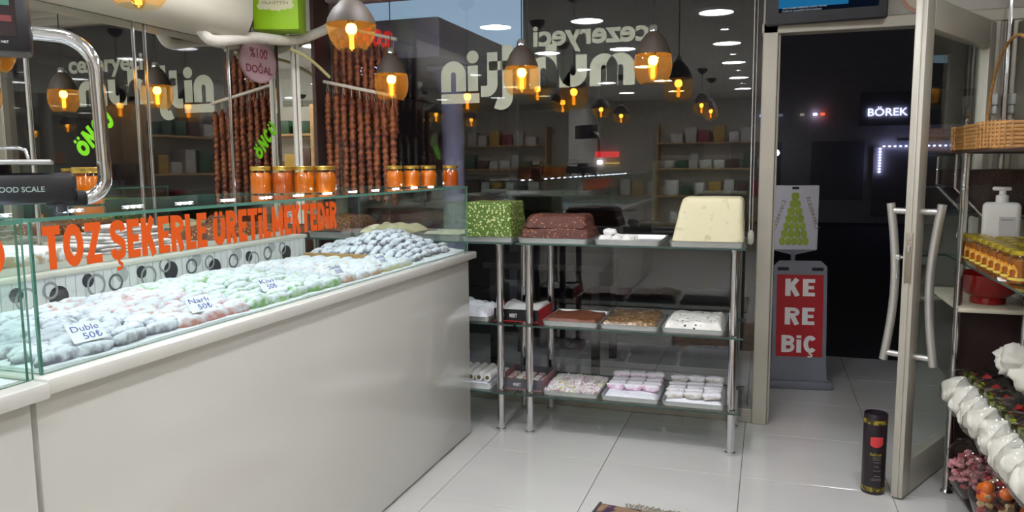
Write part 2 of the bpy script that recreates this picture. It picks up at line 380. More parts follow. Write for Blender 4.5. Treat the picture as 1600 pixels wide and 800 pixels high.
# ================================================================== LIGHTS: ceiling discs
M_disc = glow('disc_light', (246, 248, 255), LAMP_DISC)
M_ring = mat('white_ring', (235, 235, 232), .4)
def disc_light(x, y, r, label):
    t = thing('ceiling_light', label, 'ceiling light', (x, y, ZC), group='round ceiling lights')
    MB().lathe([(r+.012, -.001), (r+.012, -.012), (r, -.014), (r, -.006)], 32, caps=False).build('ring', M_ring, t, 30)
    MB().lathe([(r, -.008), (0.0001, -.0085)], 32).build('diffuser', M_disc, t)
rows = {2.75: 'nearest the window', 1.32: 'second from the window', 0.0: 'third from the window', -1.46: 'fourth from the window', -2.9: 'nearest the back wall'}
cols = {-1.97: 'above the mirror side of the counter', -1.27: 'above the counter front', -.37: 'above the aisle'}
for y, a in rows.items():
    for x, b in cols.items(): disc_light(x, y, .115, 'large round white ceiling disc %s, %s' % (b, a))
    if y > -2: disc_light(-.35, y-.7, .035, 'small round ceiling spot in the aisle, behind the disc %s' % a)
for y in (2.4, .6, -1.4): disc_light(.55, y, .115, 'large round ceiling disc above the right-hand shelves, %s' % {2.4: 'by the door', .6: 'mid shop', -1.4: 'at the back'}[y])

# ================================================================== PENDANT LAMPS
M_shade = mat('brown_matt_metal', (62, 52, 43), .6, .0, var=.06)
M_amber = sheet_glass('amber_glass', (255, 243, 212), 1.5)
def _haze(m, rgb, k):   # a little milkiness in the glass, so that it takes on the bulb's light
    N = m.node_tree.nodes; L = m.node_tree.links; o = [n for n in N if n.bl_idname == 'ShaderNodeOutputMaterial'][0]; src = o.inputs[0].links[0].from_socket
    d = N.new('ShaderNodeBsdfTranslucent'); d.inputs[0].default_value = lin(rgb); x = N.new('ShaderNodeMixShader'); x.inputs[0].default_value = k
    L.new(src, x.inputs[1]); L.new(d.outputs[0], x.inputs[2]); L.new(x.outputs[0], o.inputs[0])
_haze(M_amber, (255, 208, 118), .13)
M_cord = mat('dark_cord', (40, 34, 32), .7)
M_bulb = sheet_glass('bulb_glass', (255, 232, 170), 1.4)
M_fil = glow('filament', (255, 176, 60), 10.)
M_hot = glow('bulb_core', (255, 206, 110), 28.)
def pendant(x, y, zb, wide, label):
    t = thing('pendant_lamp', label, 'lamp', (x, y, ZC), group='amber glass pendant lamps')
    z0 = zb-ZC
    if wide:
        H = .20; sh = [(.022, H), (.045, H-.012), (.072, H-.04), (.093, H-.075), (.100, H-.1)]; gl = [(.100, H-.1), (.099, H-.12), (.090, H-.15), (.072, H-.18), (.055, 0)]
        bz = H-.105
    else:
        H = .262; sh = [(.018, H-.026), (.036, H-.04), (.056, H-.067), (.073, H-.105), (.081, H-.13)]; gl = [(.081, H-.13), (.086, H-.16), (.087, H-.185), (.083, H-.215), (.070, H-.245), (.058, 0)]
        bz = H-.145
    P = lambda pr: [(r, z+z0) for r, z in pr]
    MB().lathe(P(sh), 32, caps=False).build('lamp_shade', M_shade, t, 60)
    g = MB().lathe(P(gl), 32, caps=False); g.build('glass', M_amber, t, 60)
    MB().lathe(P([(.0001, H+.004), (.014, H+.002), (.022, H-.008), (.024, H-.028), (.019, H-.03)] if not wide else [(.0001, H+.02), (.016, H+.018), (.024, H+.008), (.026, H-.008)]), 20).build('cap', M_chrome, t, 60)
    MB().tube([(0, 0, z0+H), (0, 0, -.03)], .0028, 6).build('cord', M_cord, t, 60)
    MB().lathe([(.0001, -.06), (.02, -.055), (.045, -.035), (.055, -.012), (.056, -.001)], 20).build('ceiling_rose', M_shade, t, 60)
    MB().lathe(P([(.013, bz+.05), (.014, bz+.012), (.011, bz+.008)]), 12).build('socket', M_cord, t, 60)
    b = MB().lathe(P([(.014, bz+.014), (.026, bz-.003), (.029, bz-.03), (.024, bz-.07), (.011, bz-.098), (.0001, bz-.103)]), 16, caps=False).build('bulb', M_bulb, t, 60)
    MB().blob((0, 0, z0+bz-.012), .0225, .0225, .024, 12, 9).build('core', M_hot, b, 60)
    MB().tube([(0, 0, z0+bz-.03), (0, 0, z0+bz-.09)], .009, 8).build('filament', M_fil, b, 60)
pendant(-1.855, 3.63, 1.70, False, 'egg-shaped amber glass pendant hanging left of the window lettering, before the hanging sweet strings')
pendant(-1.151, 3.63, 1.703, False, 'egg-shaped amber glass pendant in front of the middle of the window lettering')
pendant(-.518, 3.63, 1.73, False, 'egg-shaped amber glass pendant at the right end of the window lettering')
pendant(-1.62, 2.83, 1.832, True, 'wide amber glass pendant over the counter beside the green box')
pendant(-1.70, 1.79, 1.815, True, 'wide amber glass pendant over the counter cut off by the top edge')
pendant(-1.67, .33, 1.85, True, 'wide amber pendant over the near counter, seen only in reflection')
pendant(-1.66, -.77, 1.85, True, 'wide amber pendant over the counter far behind, seen only in reflection')
pendant(-.72, -.5, 1.9, False, 'egg-shaped amber pendant over the aisle, seen only in the window')
pendant(-.69, -1.5, 1.9, False, 'egg-shaped amber pendant deep in the shop, seen only in the window')

# ================================================================== COUNTERS AND GLASS CASES
M_plinth = mat('dark_plinth', (60, 58, 58), .6)
def counter(y0, y1, dx, label, seam=True):
    t = thing('counter', label, 'counter', ((-1.8+dx), (y0+y1)/2, 0)); L = (y1-y0)/2
    MB().bbox(-.198, .398, -L, L, .012, .905, .003).build('body', M_lam, t, 40)
    MB().box(-.19, .38, -L+.01, L-.01, 0, .012).build('plinth', M_plinth, t)
    MB().bbox(-.198, .436, -L-.0, L+.018, .905, .94, .007).build('countertop', M_lam, t, 40)
    return t
counter(1.135, 3.53, 0, 'long white gloss counter under the orange-lettered glass case')
counter(-1.6, 1.105, .022, 'near white gloss counter at the left edge of the picture')
M_gedge2 = mat('dark_glass_edge', (58, 82, 76), .2, var=.1)
def gpane(name, x0, x1, y0, y1, z0, z1, parent):
    """glass sheet whose thin rim faces are green"""
    m = MB(); ax = min(((x1-x0), 0), ((y1-y0), 1), ((z1-z0), 2))[1]
    m.box(x0, x1, y0, y1, z0, z1); nm = {0: (3, 5), 1: (2, 4), 2: (0, 1)}[ax]
    m.mi = [0 if i in nm else 1 for i in range(6)]
    return m.build(name, [M_glass, M_gedge2 if name == 'shelf_pane' else M_gedge], parent)
def case(y0, y1, xf, joints, label):
    t = thing('display_case', label, 'glass case', ((-1.8), (y0+y1)/2, .94)); yc = (y0+y1)/2; T = lambda y: y-yc
    ys = [y0]+joints+[y1]
    for a, b in zip(ys, ys[1:]):
        m = MB().box(xf+1.8-.006, xf+1.8, T(a)+.0006, T(b)-.0006, .001, .314); m.mi = [1, 1, int(a == y0), 0, int(b == y1), 0]
        m.build('front_pane', [M_glass, M_gedge], t)
    for y in (y0+.006, y1-.012): gpane('end_pane', -.198, xf+1.8-.007, T(y), T(y)+.006, .001, .314, t)
    gpane('top_pane', -.198, xf+1.8+.004, T(y0), T(y1), .3145, .3225, t)
    return t
cs = case(1.15, 3.52, -1.40, [1.905, 2.70], 'long glass case with orange lettering full of sugared sweets')
case(-1.5, 1.122, -1.385, [.35], 'near glass case at the left edge of the picture')
# orange lettering on the front glass
M_or = mat('orange_vinyl', (232, 92, 18), .5, var=.02)
lm = MB()
for v, f in block_text('TOZ ŞEKERLE ÜRETİLMEKTEDİR', 1.13, .09, .09, .0008): lm.add(v, f, frame_mat(-1.3988, 1.176, 1.154, (0, 1, 0), (0, 0, 1)))
lt = lm.build('lettering', M_or)
tag(lt, 'orange capital lettering TOZ ŞEKERLE ÜRETİLMEKTEDİR on the case glass', 'lettering')
lm = MB()
for v, f in block_text('O', .075, .09, .08, .0008): lm.add(v, f, frame_mat(-1.3838, 1.006, 1.154, (0, 1, 0), (0, 0, 1)))
lt = lm.build('lettering', M_or)
tag(lt, 'single orange letter on the near glass case at the left edge', 'lettering')
ORD = ('first', 'second', 'third', 'fourth', 'fifth', 'sixth', 'seventh', 'eighth', 'ninth', 'tenth', 'eleventh', 'twelfth', 'thirteenth', 'fourteenth', 'fifteenth', 'sixteenth', 'seventeenth')
# LED modules under the case tops
M_led = glow('white_diode', (205, 220, 255), LAMP_LED)
led_b = MB().bbox(-.0025, .0025, -.034, .034, -.0035, -.0005, .0006, seg=1).mesh('module_base', M_white)
led_d = MB().blob((0, 0, -.0040), .0052, .0044, .0034, 8, 6).mesh('diode', M_led)
for k in range(22):
    y = 3.42-.185*k
    if -.9 < y < 1.2 and y < -.6: continue
    if 1.09 < y < 1.2: continue
    t = thing('led_module', 'three-diode LED module along the case top, number %d from the window end' % (k+1) if 0 else 'three-diode LED module along the case top, %s from the window end' % ('%dth' % (k+1) if k > 16 else ORD[k]), 'led light', (-1.55, y, 1.2671), group='LED modules along the case tops')
    put(led_b, 'module_base', t)
    for q in (-.02, 0, .02): put(led_d, 'diode', t, (0, q, 0))

# back ledge with the circle-patterned front
lb = thing('wall_ledge', 'low ledge along the mirrored wall with circle-patterned front panel', 'shelf', (-2.39, 1.4, 0))
MB().box(-.188, .375, -2.3, 1.63, .001, 1.04).build('body', M_lam, lb)
MB().bbox(-.188, .388, -2.3, 1.64, 1.04, 1.056, .004).build('ledge_top', mat('pale_ledge', (206, 203, 190), .4), lb, 40)
MB().box(.376, .381, -2.3, 1.63, .942, 1.04).build('front_panel', mat('pattern_white', (222, 222, 220), .4), lb)
pg = [MB(), MB(), MB(), MB()]
Mf = frame_mat(.3815, 0, 0, (0, 1, 0), (0, 0, 1))
rr = random.Random(4); y = -1.9; Ms = .96
def ring(m, cx, cz, r0, r1, off):
    n = 22; vs = []; fs = []
    for k in range(n):
        a = 2*PI*k/n; vs += [(cx+r0*math.cos(a), min(max(cz+r0*math.sin(a), .943), 1.0395), off), (cx+r1*math.cos(a), min(max(cz+r1*math.sin(a), .943), 1.0395), off)]
    for k in range(n): q = (k+1) % n; fs.append((2*k, 2*k+1, 2*q+1, 2*q))
    m.add(vs, fs, Mf)
while y < 1.58:
    k = rr.randrange(3); z = .985+rr.random()*.025
    if k == 0: ring(pg[0], y, z-.008, 0, .034, .0004); ring(pg[1], y-.028, z+.016, .019, .027, .0007)
    elif k == 1: ring(pg[2], y+.016, z+.018, 0, .026, .0004); ring(pg[3], y-.012, z-.004, .021, .029, .0007)
    else: ring(pg[0], y-.014, z+.012, 0, .022, .0004); ring(pg[1], y+.016, z-.006, .028, .036, .0007)
    y += .098+rr.random()*.025
ln = MB(); yy = -2.2
while yy < 1.62: ln.add([(yy, .943, .0003), (yy+.0015, .943, .0003), (yy+.0015, 1.0395, .0003), (yy, 1.0395, .0003)], [(0, 1, 2, 3)], Mf); yy += .035
fp = [o for o in bpy.data.objects if o.name.startswith('front_panel')][0]
for m, c in zip(pg+[ln], ((40, 40, 48), (150, 150, 150), (176, 176, 174), (96, 96, 100), (120, 120, 124))):
    m.build('printed_circle', mat('print_%d' % c[0], c, .4), lb)

# ================================================================== SWEETS IN THE CASE
def hump(x, y):
    """height of the sugared bed above the counter top"""
    fx = (x+1.98)/.56                        # 0 at the back, 1 at the front
    z = .9425
    s = max(0., 1-abs(fx-.45)/.65)
    z += .016*s*(.6+.4*noise.noise(Vector((x*4, y*2.2, 0))))
    z += .012*max(0, noise.noise(Vector((x*6+5, y*5, 2))))
    z += .026*max(0., 1-((y-2.1)/.36)**2)*max(0., min(1., (x+1.99)/.12))*max(0., min(1., (-1.44-x)/.2))
    if y > 3.0:                              # tall stepped pile at the window end
        e = max(0., 1-abs((y-3.27)/.27)**2.2); g = max(0., min(1., (-1.42-x)/.27)); g2 = .45+.55*max(0., min(1., (x+1.98)/.26))
        z += .082*e*g*g2
    return z
sb = MB().grid(-1.995, -1.412, 1.172, 3.498, 36, 130, hump, skirt=.9405).build('sugar_bed', M_sugar, None, 60)
tag(sb, 'bed of powdered sugar covering the floor of the long case', 'sugar', kind='stuff')
sb2 = MB().grid(-1.995, -1.4, .3, 1.10, 36, 50, hump, skirt=.9405).build('sugar_bed', M_sugar, None, 60)
tag(sb2, 'bed of powdered sugar in the near case at the left edge', 'sugar', kind='stuff')
ORD = ('first', 'second', 'third', 'fourth', 'fifth', 'sixth', 'seventh', 'eighth', 'ninth', 'tenth', 'eleventh', 'twelfth', 'thirteenth', 'fourteenth', 'fifteenth', 'sixteenth', 'seventeenth')
ZONES = [  # y0, y1, colour, sugar amount, label, group
    (.72, 1.10, (150, 146, 148), .44, 'sugared pale roll in the near case', 'sweet rolls in the near case'),
    (1.18, 1.60, (124, 122, 132), .46, 'sugared grey roll behind the Duble card', 'grey sweet rolls behind the Duble card'),
    (1.60, 1.88, (204, 136, 124), .46, 'sugared pink roll behind the Narlı card', 'pink sweet rolls behind the Narlı card'),
    (1.88, 2.40, (140, 184, 110), .46, 'sugared green roll mid case', 'green sweet rolls mid case'),
    (2.40, 2.72, (208, 168, 138), .49, 'sugared peach roll beyond the green ones', 'peach sweet rolls'),
    (2.72, 2.97, (224, 216, 164), .48, 'sugared cream roll before the wooden board', 'cream sweet rolls'),
    (3.0, 3.49, (116, 110, 118), .46, 'sugared grey roll in the tall pile', 'grey sweet rolls of the tall pile')]
rr = random.Random(11)
for zi, (y0, y1, c, am, lab, grp) in enumerate(ZONES):
    mm = dusted('dusted_sweet_%d' % zi, c, (222, 225, 234), am, 38.)
    pile = zi == 6
    ln_, wd = (.104, .0365) if not pile else (.098, .038)
    if zi == 0: wd = .046
    var = [MB().blob((0, 0, 0), wd*.505, ln_*.545, .019 if not pile else .018, 12, 8, .85, .24, zi*7+k, fl=-.012).mesh('sweet_roll', mm, 80) for k in range(5)]
    ny = max(1, round((y1-y0)/(ln_*.96))); nx = int(.552/wd)
    for i in range(nx):
        for j in range(ny):
            x = -1.975+wd*(i+.5)+rr.uniform(-.002, .002); y = y0+(j+.5)*(y1-y0)/ny+rr.uniform(-.008, .008)+(.02 if i % 2 else -.01)
            if x > -1.44 or y > 3.455 or (zi == 0 and y > 1.055): continue
            if zi == 1: y = max(y, 1.23)
            z = hump(x, y)
            if zi == 5 and -1.97 < x < -1.66 and y > 2.88: continue
            nx_ = (hump(x+.02, y)-hump(x-.02, y))/.04; ny_ = (hump(x, y+.03)-hump(x, y-.03))/.06
            o = put(rr.choice(var), 'sweet_roll', None, (x, y, z+.0085+rr.uniform(-.002, .002)), (math.atan(ny_)*.8, -math.atan(nx_)*.3, rr.uniform(-.035, .035)+.02))
            tag(o, lab+', %s row from glass, %s along' % (ORD[nx-1-i], ORD[j]), 'sweet', grp)
# wooden board before the tall pile
wb = MB().bbox(-1.975, -1.66, 2.965, 2.985, .948, .978, .003).build('board', M_wood, None, 40)
tag(wb, 'thin wooden board edge dividing the tall pile from the flat rolls', 'board')
# price cards
def card(x, y, l1, l2, label, rz=0., w=.085):
    t = thing('price_card', label, 'price card', (x, y, hump(x, y)+.024), R(90)+rz)
    Mc = frame_mat(0, 0, 0, (1, 0, 0), (0, .62, .78))
    MB().bbox(-w/2, w/2, 0, .05, -.0005, .0005, .0002, Mc, 1).build('card', M_paper, t)
    for s, yy, h, ww in ((l1, .028, .015, w*.8), (l2, .006, .017, w*.55)):
        v, f = fit_text(s, ww, h, -.004, .0004); MB().add(v, f, Mc @ Matrix.Translation((-ww/2+(.01 if s == l2 else 0), yy, .0009))).build('handwriting', M_ink, t)
card(-1.462, 1.335, 'Duble', '50₺', 'small white price card handwritten Duble 50 in blue', -.1)
card(-1.462, 1.71, 'Narlı', '50₺', 'small white price card handwritten Narlı 50 in blue', -.1)
card(-1.48, 2.04, 'Kivi', '50₺', 'small white price card lying on the green rolls', -.1, .075)
card(-1.465, 2.42, 'Sade', '50₺', 'small white price card on the peach rolls', -.1, .075)
card(-1.465, 2.76, 'Sade', '50₺', 'small white price card nearest the window end of the case', -.1, .075)

# ================================================================== TRAYS
def tray(w, d, h=.022, mat_=None, r=.018):
    """rounded rectangular metal tray, open on top, centred on its base"""
    def rr_(hw, hd, rad, n=5):
        p = []
        for cx, cy, a0 in ((hw-rad, hd-rad, 0), (-hw+rad, hd-rad, 90), (-hw+rad, -hd+rad, 180), (hw-rad, -hd+rad, 270)):
            for k in range(n+1): a = R(a0+90*k/n); p.append((cx+rad*math.cos(a), cy+rad*math.sin(a)))
        return p
    hw, hd = w/2, d/2; m = MB()
    loops = [[(x, y, 0) for x, y in rr_(hw-.006, hd-.006, r)], [(x, y, h) for x, y in rr_(hw-.001, hd-.001, r)], [(x, y, h+.0015) for x, y in rr_(hw, hd, r)], [(x, y, h) for x, y in rr_(hw-.004, hd-.004, r)], [(x, y, .002) for x, y in rr_(hw-.009, hd-.009, r)]]
    n = len(loops[0]); vs = sum(loops, []); fs = [tuple(range(n-1, -1, -1))]
    for i in range(4): fs += [(i*n+k, i*n+(k+1) % n, (i+1)*n+(k+1) % n, (i+1)*n+k) for k in range(n)]
    fs.append(tuple(4*n+k for k in range(n))); m.add(vs, fs); return m
def put_tray(x0, x1, y0, y1, z, label, h=.022, m=None):
    o = tray(x1-x0, y1-y0, h).build('tray', m or M_tray, None, 40, ((x0+x1)/2, (y0+y1)/2, z)); return tag(o, label, 'tray')
def lumpy(name, x0, x1, y0, y1, z0, z1, m, label, cat, seed=0, amp=.006, fr=16., edge=.03, top=None, kind=None, n=26):
    """heaped or slab food with sagging edges"""
    xc, yc = (x0+x1)/2, (y0+y1)/2
    def fz(x, y):
        e = min((x-(x0-xc)), ((x1-xc)-x), (y-(y0-yc)), ((y1-yc)-y)); k = min(1, max(0, e)/edge)**.5
        return .001+(z1-z0-.001)*k + k*amp*noise.noise(Vector((x*fr+seed, y*fr, seed*1.3))) + (top(x, y) if top else 0)*k
    o = MB().grid(x0-xc, x1-xc, y0-yc, y1-yc, n, n, fz, skirt=0.).build(name, m, None, 70, (xc, yc, z0)); return tag(o, label, cat, kind=kind)
# trays on the ledge under the mirror
ZL = 1.0565
M_tan = dusted('dusted_tan', (176, 150, 104), amount=.5)
M_grey = dusted('dusted_grey', (150, 142, 138), (226, 224, 222), .5, 18.)
put_tray(-2.36, -2.04, 1.35, 1.90, ZL, 'metal tray of tan sweets on the ledge at the left edge')
for k in range(6):
    o = MB().blob((0, 0, .03),   .042, .115, .03, 12, 8, .6, .25, 50+k, fl=-.028).build('sweet_log', M_tan, None, 70, (-2.29+.09*(k % 3), 1.50+.25*(k//3), ZL+.004), (0, 0, R(4)))
    tag(o, 'tan dusted sweet log on the left-edge ledge tray, %s of its %s row' % (('back one', 'middle one', 'front one')[k % 3], ('near', 'far')[k//3]), 'sweet', 'tan sweet logs on the ledge')
put_tray(-2.36, -2.04, 1.94, 2.40, ZL, 'metal tray under the white layered stack on the ledge')
for k in range(9):
    o = MB().bbox(-.12+.006*k, .12-.006*k, -.20+.012*k, .20-.016*k, 0, .011, .004).build('fruit_leather_sheet', M_grey, None, 50, (-2.2+rr.uniform(-.01, .01), 2.165+rr.uniform(-.03, .03), ZL+.003+.0113*k), (0, 0, rr.uniform(-.16, .16)))
    tag(o, 'sugared flat sheet, %s from the bottom of the white stack on the ledge' % ORD[k], 'sweet', 'sheets of the white stack')
put_tray(-2.36, -2.04, 2.44, 2.98, ZL, 'metal tray of brown nut sweets on the ledge near the corner')
M_bnut = speck('brown_nut_sweet', (96, 56, 36), (190, 140, 80), 70, .25)
lumpy('nut_sweet', -2.33, -2.07, 2.47, 2.95, ZL+.003, ZL+.06, M_bnut, 'brown nutty sweet slab on the ledge near the corner', 'sweet', 3, .016)

# ================================================================== WINDOW SHELF UNITS
def shelf_unit(x0, x1, legs, label, xr):
    t = thing('glass_shelf_unit', label, 'shelf', ((x0+x1)/2, 3.83, 0)); xc = (x0+x1)/2
    for z in (.981, .57, .214): gpane('shelf_pane', x0-xc, x1-xc, -.245, .235, z-.008, z, t)
    for lx in legs:
        for ly in (-.2, .2):
            segs = [(.021, 0), (.024, .004), (.024, .014), (.0195, .018), (.0195, .2055)]
            MB().lathe(segs, 18, Matrix.Translation((lx-xc, ly, 0))).build('leg_foot', M_chrome, t, 40)
            for a, b in ((.2145, .561), (.5705, .972)):
                MB().lathe([(.0195, a), (.0195, b-.012), (.023, b-.01), (.023, b)], 18, Matrix.Translation((lx-xc, ly, 0))).build('leg', M_chrome, t, 40)
    return t
shelf_unit(-1.175, -.085, (-1.117, -.132), 'three-tier glass shelf unit with chrome legs beside the door', 0)
shelf_unit(-2.40, -1.19, (-1.272, -2.33), 'three-tier glass shelf unit half hidden behind the counter end', 0)
Y0, Y1 = 3.615, 3.95
Z1, Z2, Z3 = .9815, .5705, .2145
# --- top shelf
put_tray(-1.475, -1.2, Y0, Y1, Z1, 'metal tray under the green pistachio block')
def block(name, b, t, z0, z1, m, label, bev=.012, lump=.004, seed=0):
    """tapered block: b/t = (x0,x1,y0,y1) at bottom and top, sides subdivided and roughened"""
    n = 10; bm = bmesh.new(); bmesh.ops.create_cube(bm, size=2)
    for v in bm.verts:
        q = t if v.co.z > 0 else b
        v.co = Vector((q[0] if v.co.x < 0 else q[1], q[2] if v.co.y < 0 else q[3], z1-z0 if v.co.z > 0 else 0))
    bmesh.ops.bevel(bm, geom=[e for e in bm.edges if max(x.co.z for x in e.verts) > .001], offset=bev, segments=3, affect='EDGES', profile=.5)
    bmesh.ops.subdivide_edges(bm, edges=[e for e in bm.edges if e.calc_length() > .05], cuts=6, use_grid_fill=True)
    for v in bm.verts:
        k = noise.noise(v.co*22+Vector((seed, 0, 0))); v.co += Vector((k, noise.noise(v.co*25+Vector((9, seed, 0))), k*.6*(v.co.z > .01)))*lump
        if v.co.z < 0: v.co.z = 0
    xc = (b[0]+b[1])/2; yc = (b[2]+b[3])/2
    for v in bm.verts: v.co.x -= xc; v.co.y -= yc
    o = MB().bm(bm).build(name, m, None, 60, (xc, yc, z0)); return tag(o, label, 'sweet')
M_pist = speck('pistachio_block', (84, 112, 34), (198, 202, 140), 72, .31, bump=.8)
M_choc = speck('brown_hazelnut_block', (88, 44, 34), (160, 108, 66), 52, .2, bump=1.)
M_noug = mat('cream_nougat', (222, 214, 178), .6, rgb2=(196, 190, 150), thr=.66, nscale=26, bump=.12, bscale=18)
block('pistachio_sweet_block', (-1.466, -1.208, 3.635, 3.90), (-1.462, -1.225, 3.65, 3.88), Z1+.0235, 1.178, M_pist, 'green pistachio sweet block on a tray at the counter end', .01, .005)
put_tray(-1.178, -.82, Y0, Y1, Z1, 'metal tray under the stacked brown slabs')
block('brown_sweet_slab', (-1.17, -.815, 3.635, 3.9), (-1.155, -.825, 3.65, 3.88), Z1+.0235, Z1+.072, M_choc, 'lower brown hazelnut sweet slab on the tray', .014, .010, 2)
block('brown_sweet_slab', (-1.155, -.835, 3.65, 3.88), (-1.135, -.845, 3.67, 3.86), Z1+.0725, Z1+.135, M_choc, 'upper brown hazelnut sweet slab, narrower, stacked on the other', .02, .011, 5)
put_tray(-.788, -.472, Y0, Y1, Z1, 'half-empty metal tray with a few white sweets')
rr = random.Random(3)
for k in range(7):
    o = MB().blob((0, 0, .018), .036, .026, .019, 10, 8, .7, .3, 80+k, fl=-.018).build('white_sweet', mat('white_coconut', (240, 240, 236), .9, bump=.4), None, 70, (-.745+.058*(k % 3), 3.68+.06*(k//3), Z1+.0035+(.022 if k == 6 else 0)), (0, 0, rr.uniform(0, 3)))
    tag(o, 'small white sweet in the half-empty tray, %s' % ('front left', 'front middle', 'front right', 'middle left', 'centre', 'middle right', 'lying on top')[k], 'sweet', 'white sweets in the half-empty tray')
put_tray(-.432, -.092, Y0, Y1, Z1, 'metal tray under the cream nougat block')
block('nougat_block', (-.423, -.099, 3.635, 3.9), (-.378, -.106, 3.665, 3.86), Z1+.0235, 1.208, M_noug, 'large tapered cream nougat block beside the door post', .022, .004, 7)
# behind the counter end
put_tray(-1.76, -1.485, Y0, Y1, Z1, 'metal tray of white flakes behind the case end', .03)
lumpy('white_flakes', -1.74, -1.505, Y0+.02, Y1-.02, Z1+.0035, Z1+.03, mat('cream_flakes', (226, 222, 204), .9, bump=.8, bscale=120), 'loose white flakes in the tray behind the case end', 'sweet', 2, .012, 30, kind='stuff')
put_tray(-2.1, -1.77, Y0, Y1, Z1, 'metal tray under the cream coconut heap', .03)
lumpy('coconut_heap', -2.085, -1.785, Y0+.02, Y1-.02, Z1+.0035, Z1+.065, mat('cream_coconut', (222, 214, 176), .9, bump=.8, bscale=80), 'cream coconut heap in the tray behind the case', 'sweet', 4, .022, 14, .07, kind='stuff')
put_tray(-2.38, -2.11, Y0, Y1, Z1, 'metal tray under the brown walnut slab', .03)
lumpy('walnut_slab', -2.37, -2.12, Y0+.02, Y1-.02, Z1+.0335, Z1+.11, M_bnut, 'brown walnut sweet slab by the mirrored corner', 'sweet', 8, .014, 18, .03)
# --- middle shelf
put_tray(-1.66, -1.33, Y0, Y1, Z2, 'metal tray of white powdered sweet behind the counter end')
lumpy('powdered_sweet', -1.645, -1.345, Y0+.015, Y1-.015, Z2+.0035, Z2+.062, M_sugar, 'heap of white powdered sweet on the middle shelf', 'sweet', 9, .03, 20, .05)
def open_box(x0, x1, y0, y1, z, h, mf, ms, label, name='sweet_box'):
    t = thing(name, label, 'box', ((x0+x1)/2, (y0+y1)/2, z)); a, b = (x1-x0)/2, (y1-y0)/2; k = .005
    MB().box(-a, a, -b, b, .0005, .004).build('bottom', ms, t)
    MB().box(-a, a, -b, -b+k, .004, h).build('front', mf, t); MB().box(-a, a, b-k, b, .004, h).build('back', mf, t)
    MB().box(-a, -a+k, -b+k, b-k, .004, h).build('side', ms, t); MB().box(a-k, a, -b+k, b-k, .004, h).build('side', ms, t)
    return t
bx = open_box(-1.318, -1.08, 3.662, 3.935, Z2, .062, M_black, M_red, 'black and red cardboard sweet box with white paper lining')
v, f = fit_text('MERT', .04, .02, .01, .0006); MB().add(v, f, frame_mat(-.035, -.1372, .02, (1, 0, 0), (0, 0, 1))).build('lettering', M_ltr, bx)
lumpy('paper_lining', -1.312, -1.086, 3.668, 3.929, Z2+.005, Z2+.066, M_paper, 'crumpled white paper lining in the black and red box', 'paper', 5, .02, 9, .012)
put_tray(-1.05, -.766, Y0, Y1, Z2, 'metal tray of dark brown jelly on the middle shelf')
lumpy('brown_jelly', -1.042, -.774, Y0+.01, Y1-.06, Z2+.0035, Z2+.034, mat('brown_jelly', (112, 62, 40), .4, var=.2, nscale=14, bump=.15), 'dark brown jelly slab cut away at the back', 'sweet', 1, .012, 11, .012)
put_tray(-.761, -.474, Y0, Y1, Z2, 'metal tray of cling-wrapped nut brittle on the middle shelf')
lumpy('nut_brittle', -.752, -.483, Y0+.01, Y1-.01, Z2+.0035, Z2+.044, speck('nut_brittle', (128, 96, 62), (196, 160, 104), 45, .3, .2), 'amber nut brittle under cling film', 'sweet', 6, .012, 14, .02)
o = lumpy('cling_film', -.757, -.478, Y0+.004, Y1-.004, Z2+.0245, Z2+.054, M_clear, 'shiny cling film over the nut brittle tray', 'film', 6, .012, 14, .04)
put_tray(-.461, -.17, Y0, Y1, Z2, 'metal tray of white nougat with dark specks')
lumpy('speckled_nougat', -.452, -.179, Y0+.01, Y1-.01, Z2+.0035, Z2+.05, speck('white_speckled', (236, 234, 226), (60, 50, 44), 34, .16, .7), 'white nougat slab with dark specks on the middle shelf', 'sweet', 12, .01, 16, .02)
# --- low shelf
M_foam = mat('white_foam', (226, 230, 234), .6)
put_tray(-1.62, -1.325, Y0, Y1, Z3, 'white foam tray of coconut rolls behind the counter end', .03, M_foam)
for k in range(6):
    o = MB().tube([(0, -.11, 0), (0, .11, 0)], .021, 12).mesh('coconut_roll', mat('coconut_white', (238, 238, 234), .9, bump=.5, bscale=80))
    m2 = put(o, 'coconut_roll', None, (-1.585+.046*k, 3.76, Z3+.052)); tag(m2, 'white coconut roll with dark filling in the foam tray, %s from the left' % ORD[k], 'sweet', 'coconut rolls in the foam tray')
    MB().tube([(0, -.1115, 0), (0, -.1095, 0)], .011, 10).build('filling', mat('walnut_filling', (110, 96, 70), .8), m2)
lumpy('sugar_layer', -1.605, -1.34, Y0+.02, Y1-.02, Z3+.0035, Z3+.03, M_sugar, 'thin white sugar layer in the foam tray', 'sugar', 5, .004, 20, .02, kind='stuff')
bx = open_box(-1.30, -1.062, 3.662, 3.935, Z3, .056, mat('grey_card', (92, 90, 96), .6), mat('dusty_pink_card', (176, 128, 132), .6), 'open grey and pink cardboard box of fruit sweets')
v, f = fit_text('MERT', .04, .017, .01, .0006); MB().add(v, f, frame_mat(-.035, -.1372, .018, (1, 0, 0), (0, 0, 1))).build('lettering', M_ltr, bx)
CUBE_C = [(150, 186, 70), (214, 160, 130), (228, 200, 90), (226, 190, 200), (210, 140, 130)]
cube_v = [MB().bbox(-.018, .018, -.018, .018, 0, .026, .005).mesh('lokum_cube', dusted('cube_%d' % i, c, (236, 232, 234), .42)) for i, c in enumerate(CUBE_C)]
cn = ['green', 'peach', 'yellow', 'pink', 'rose']
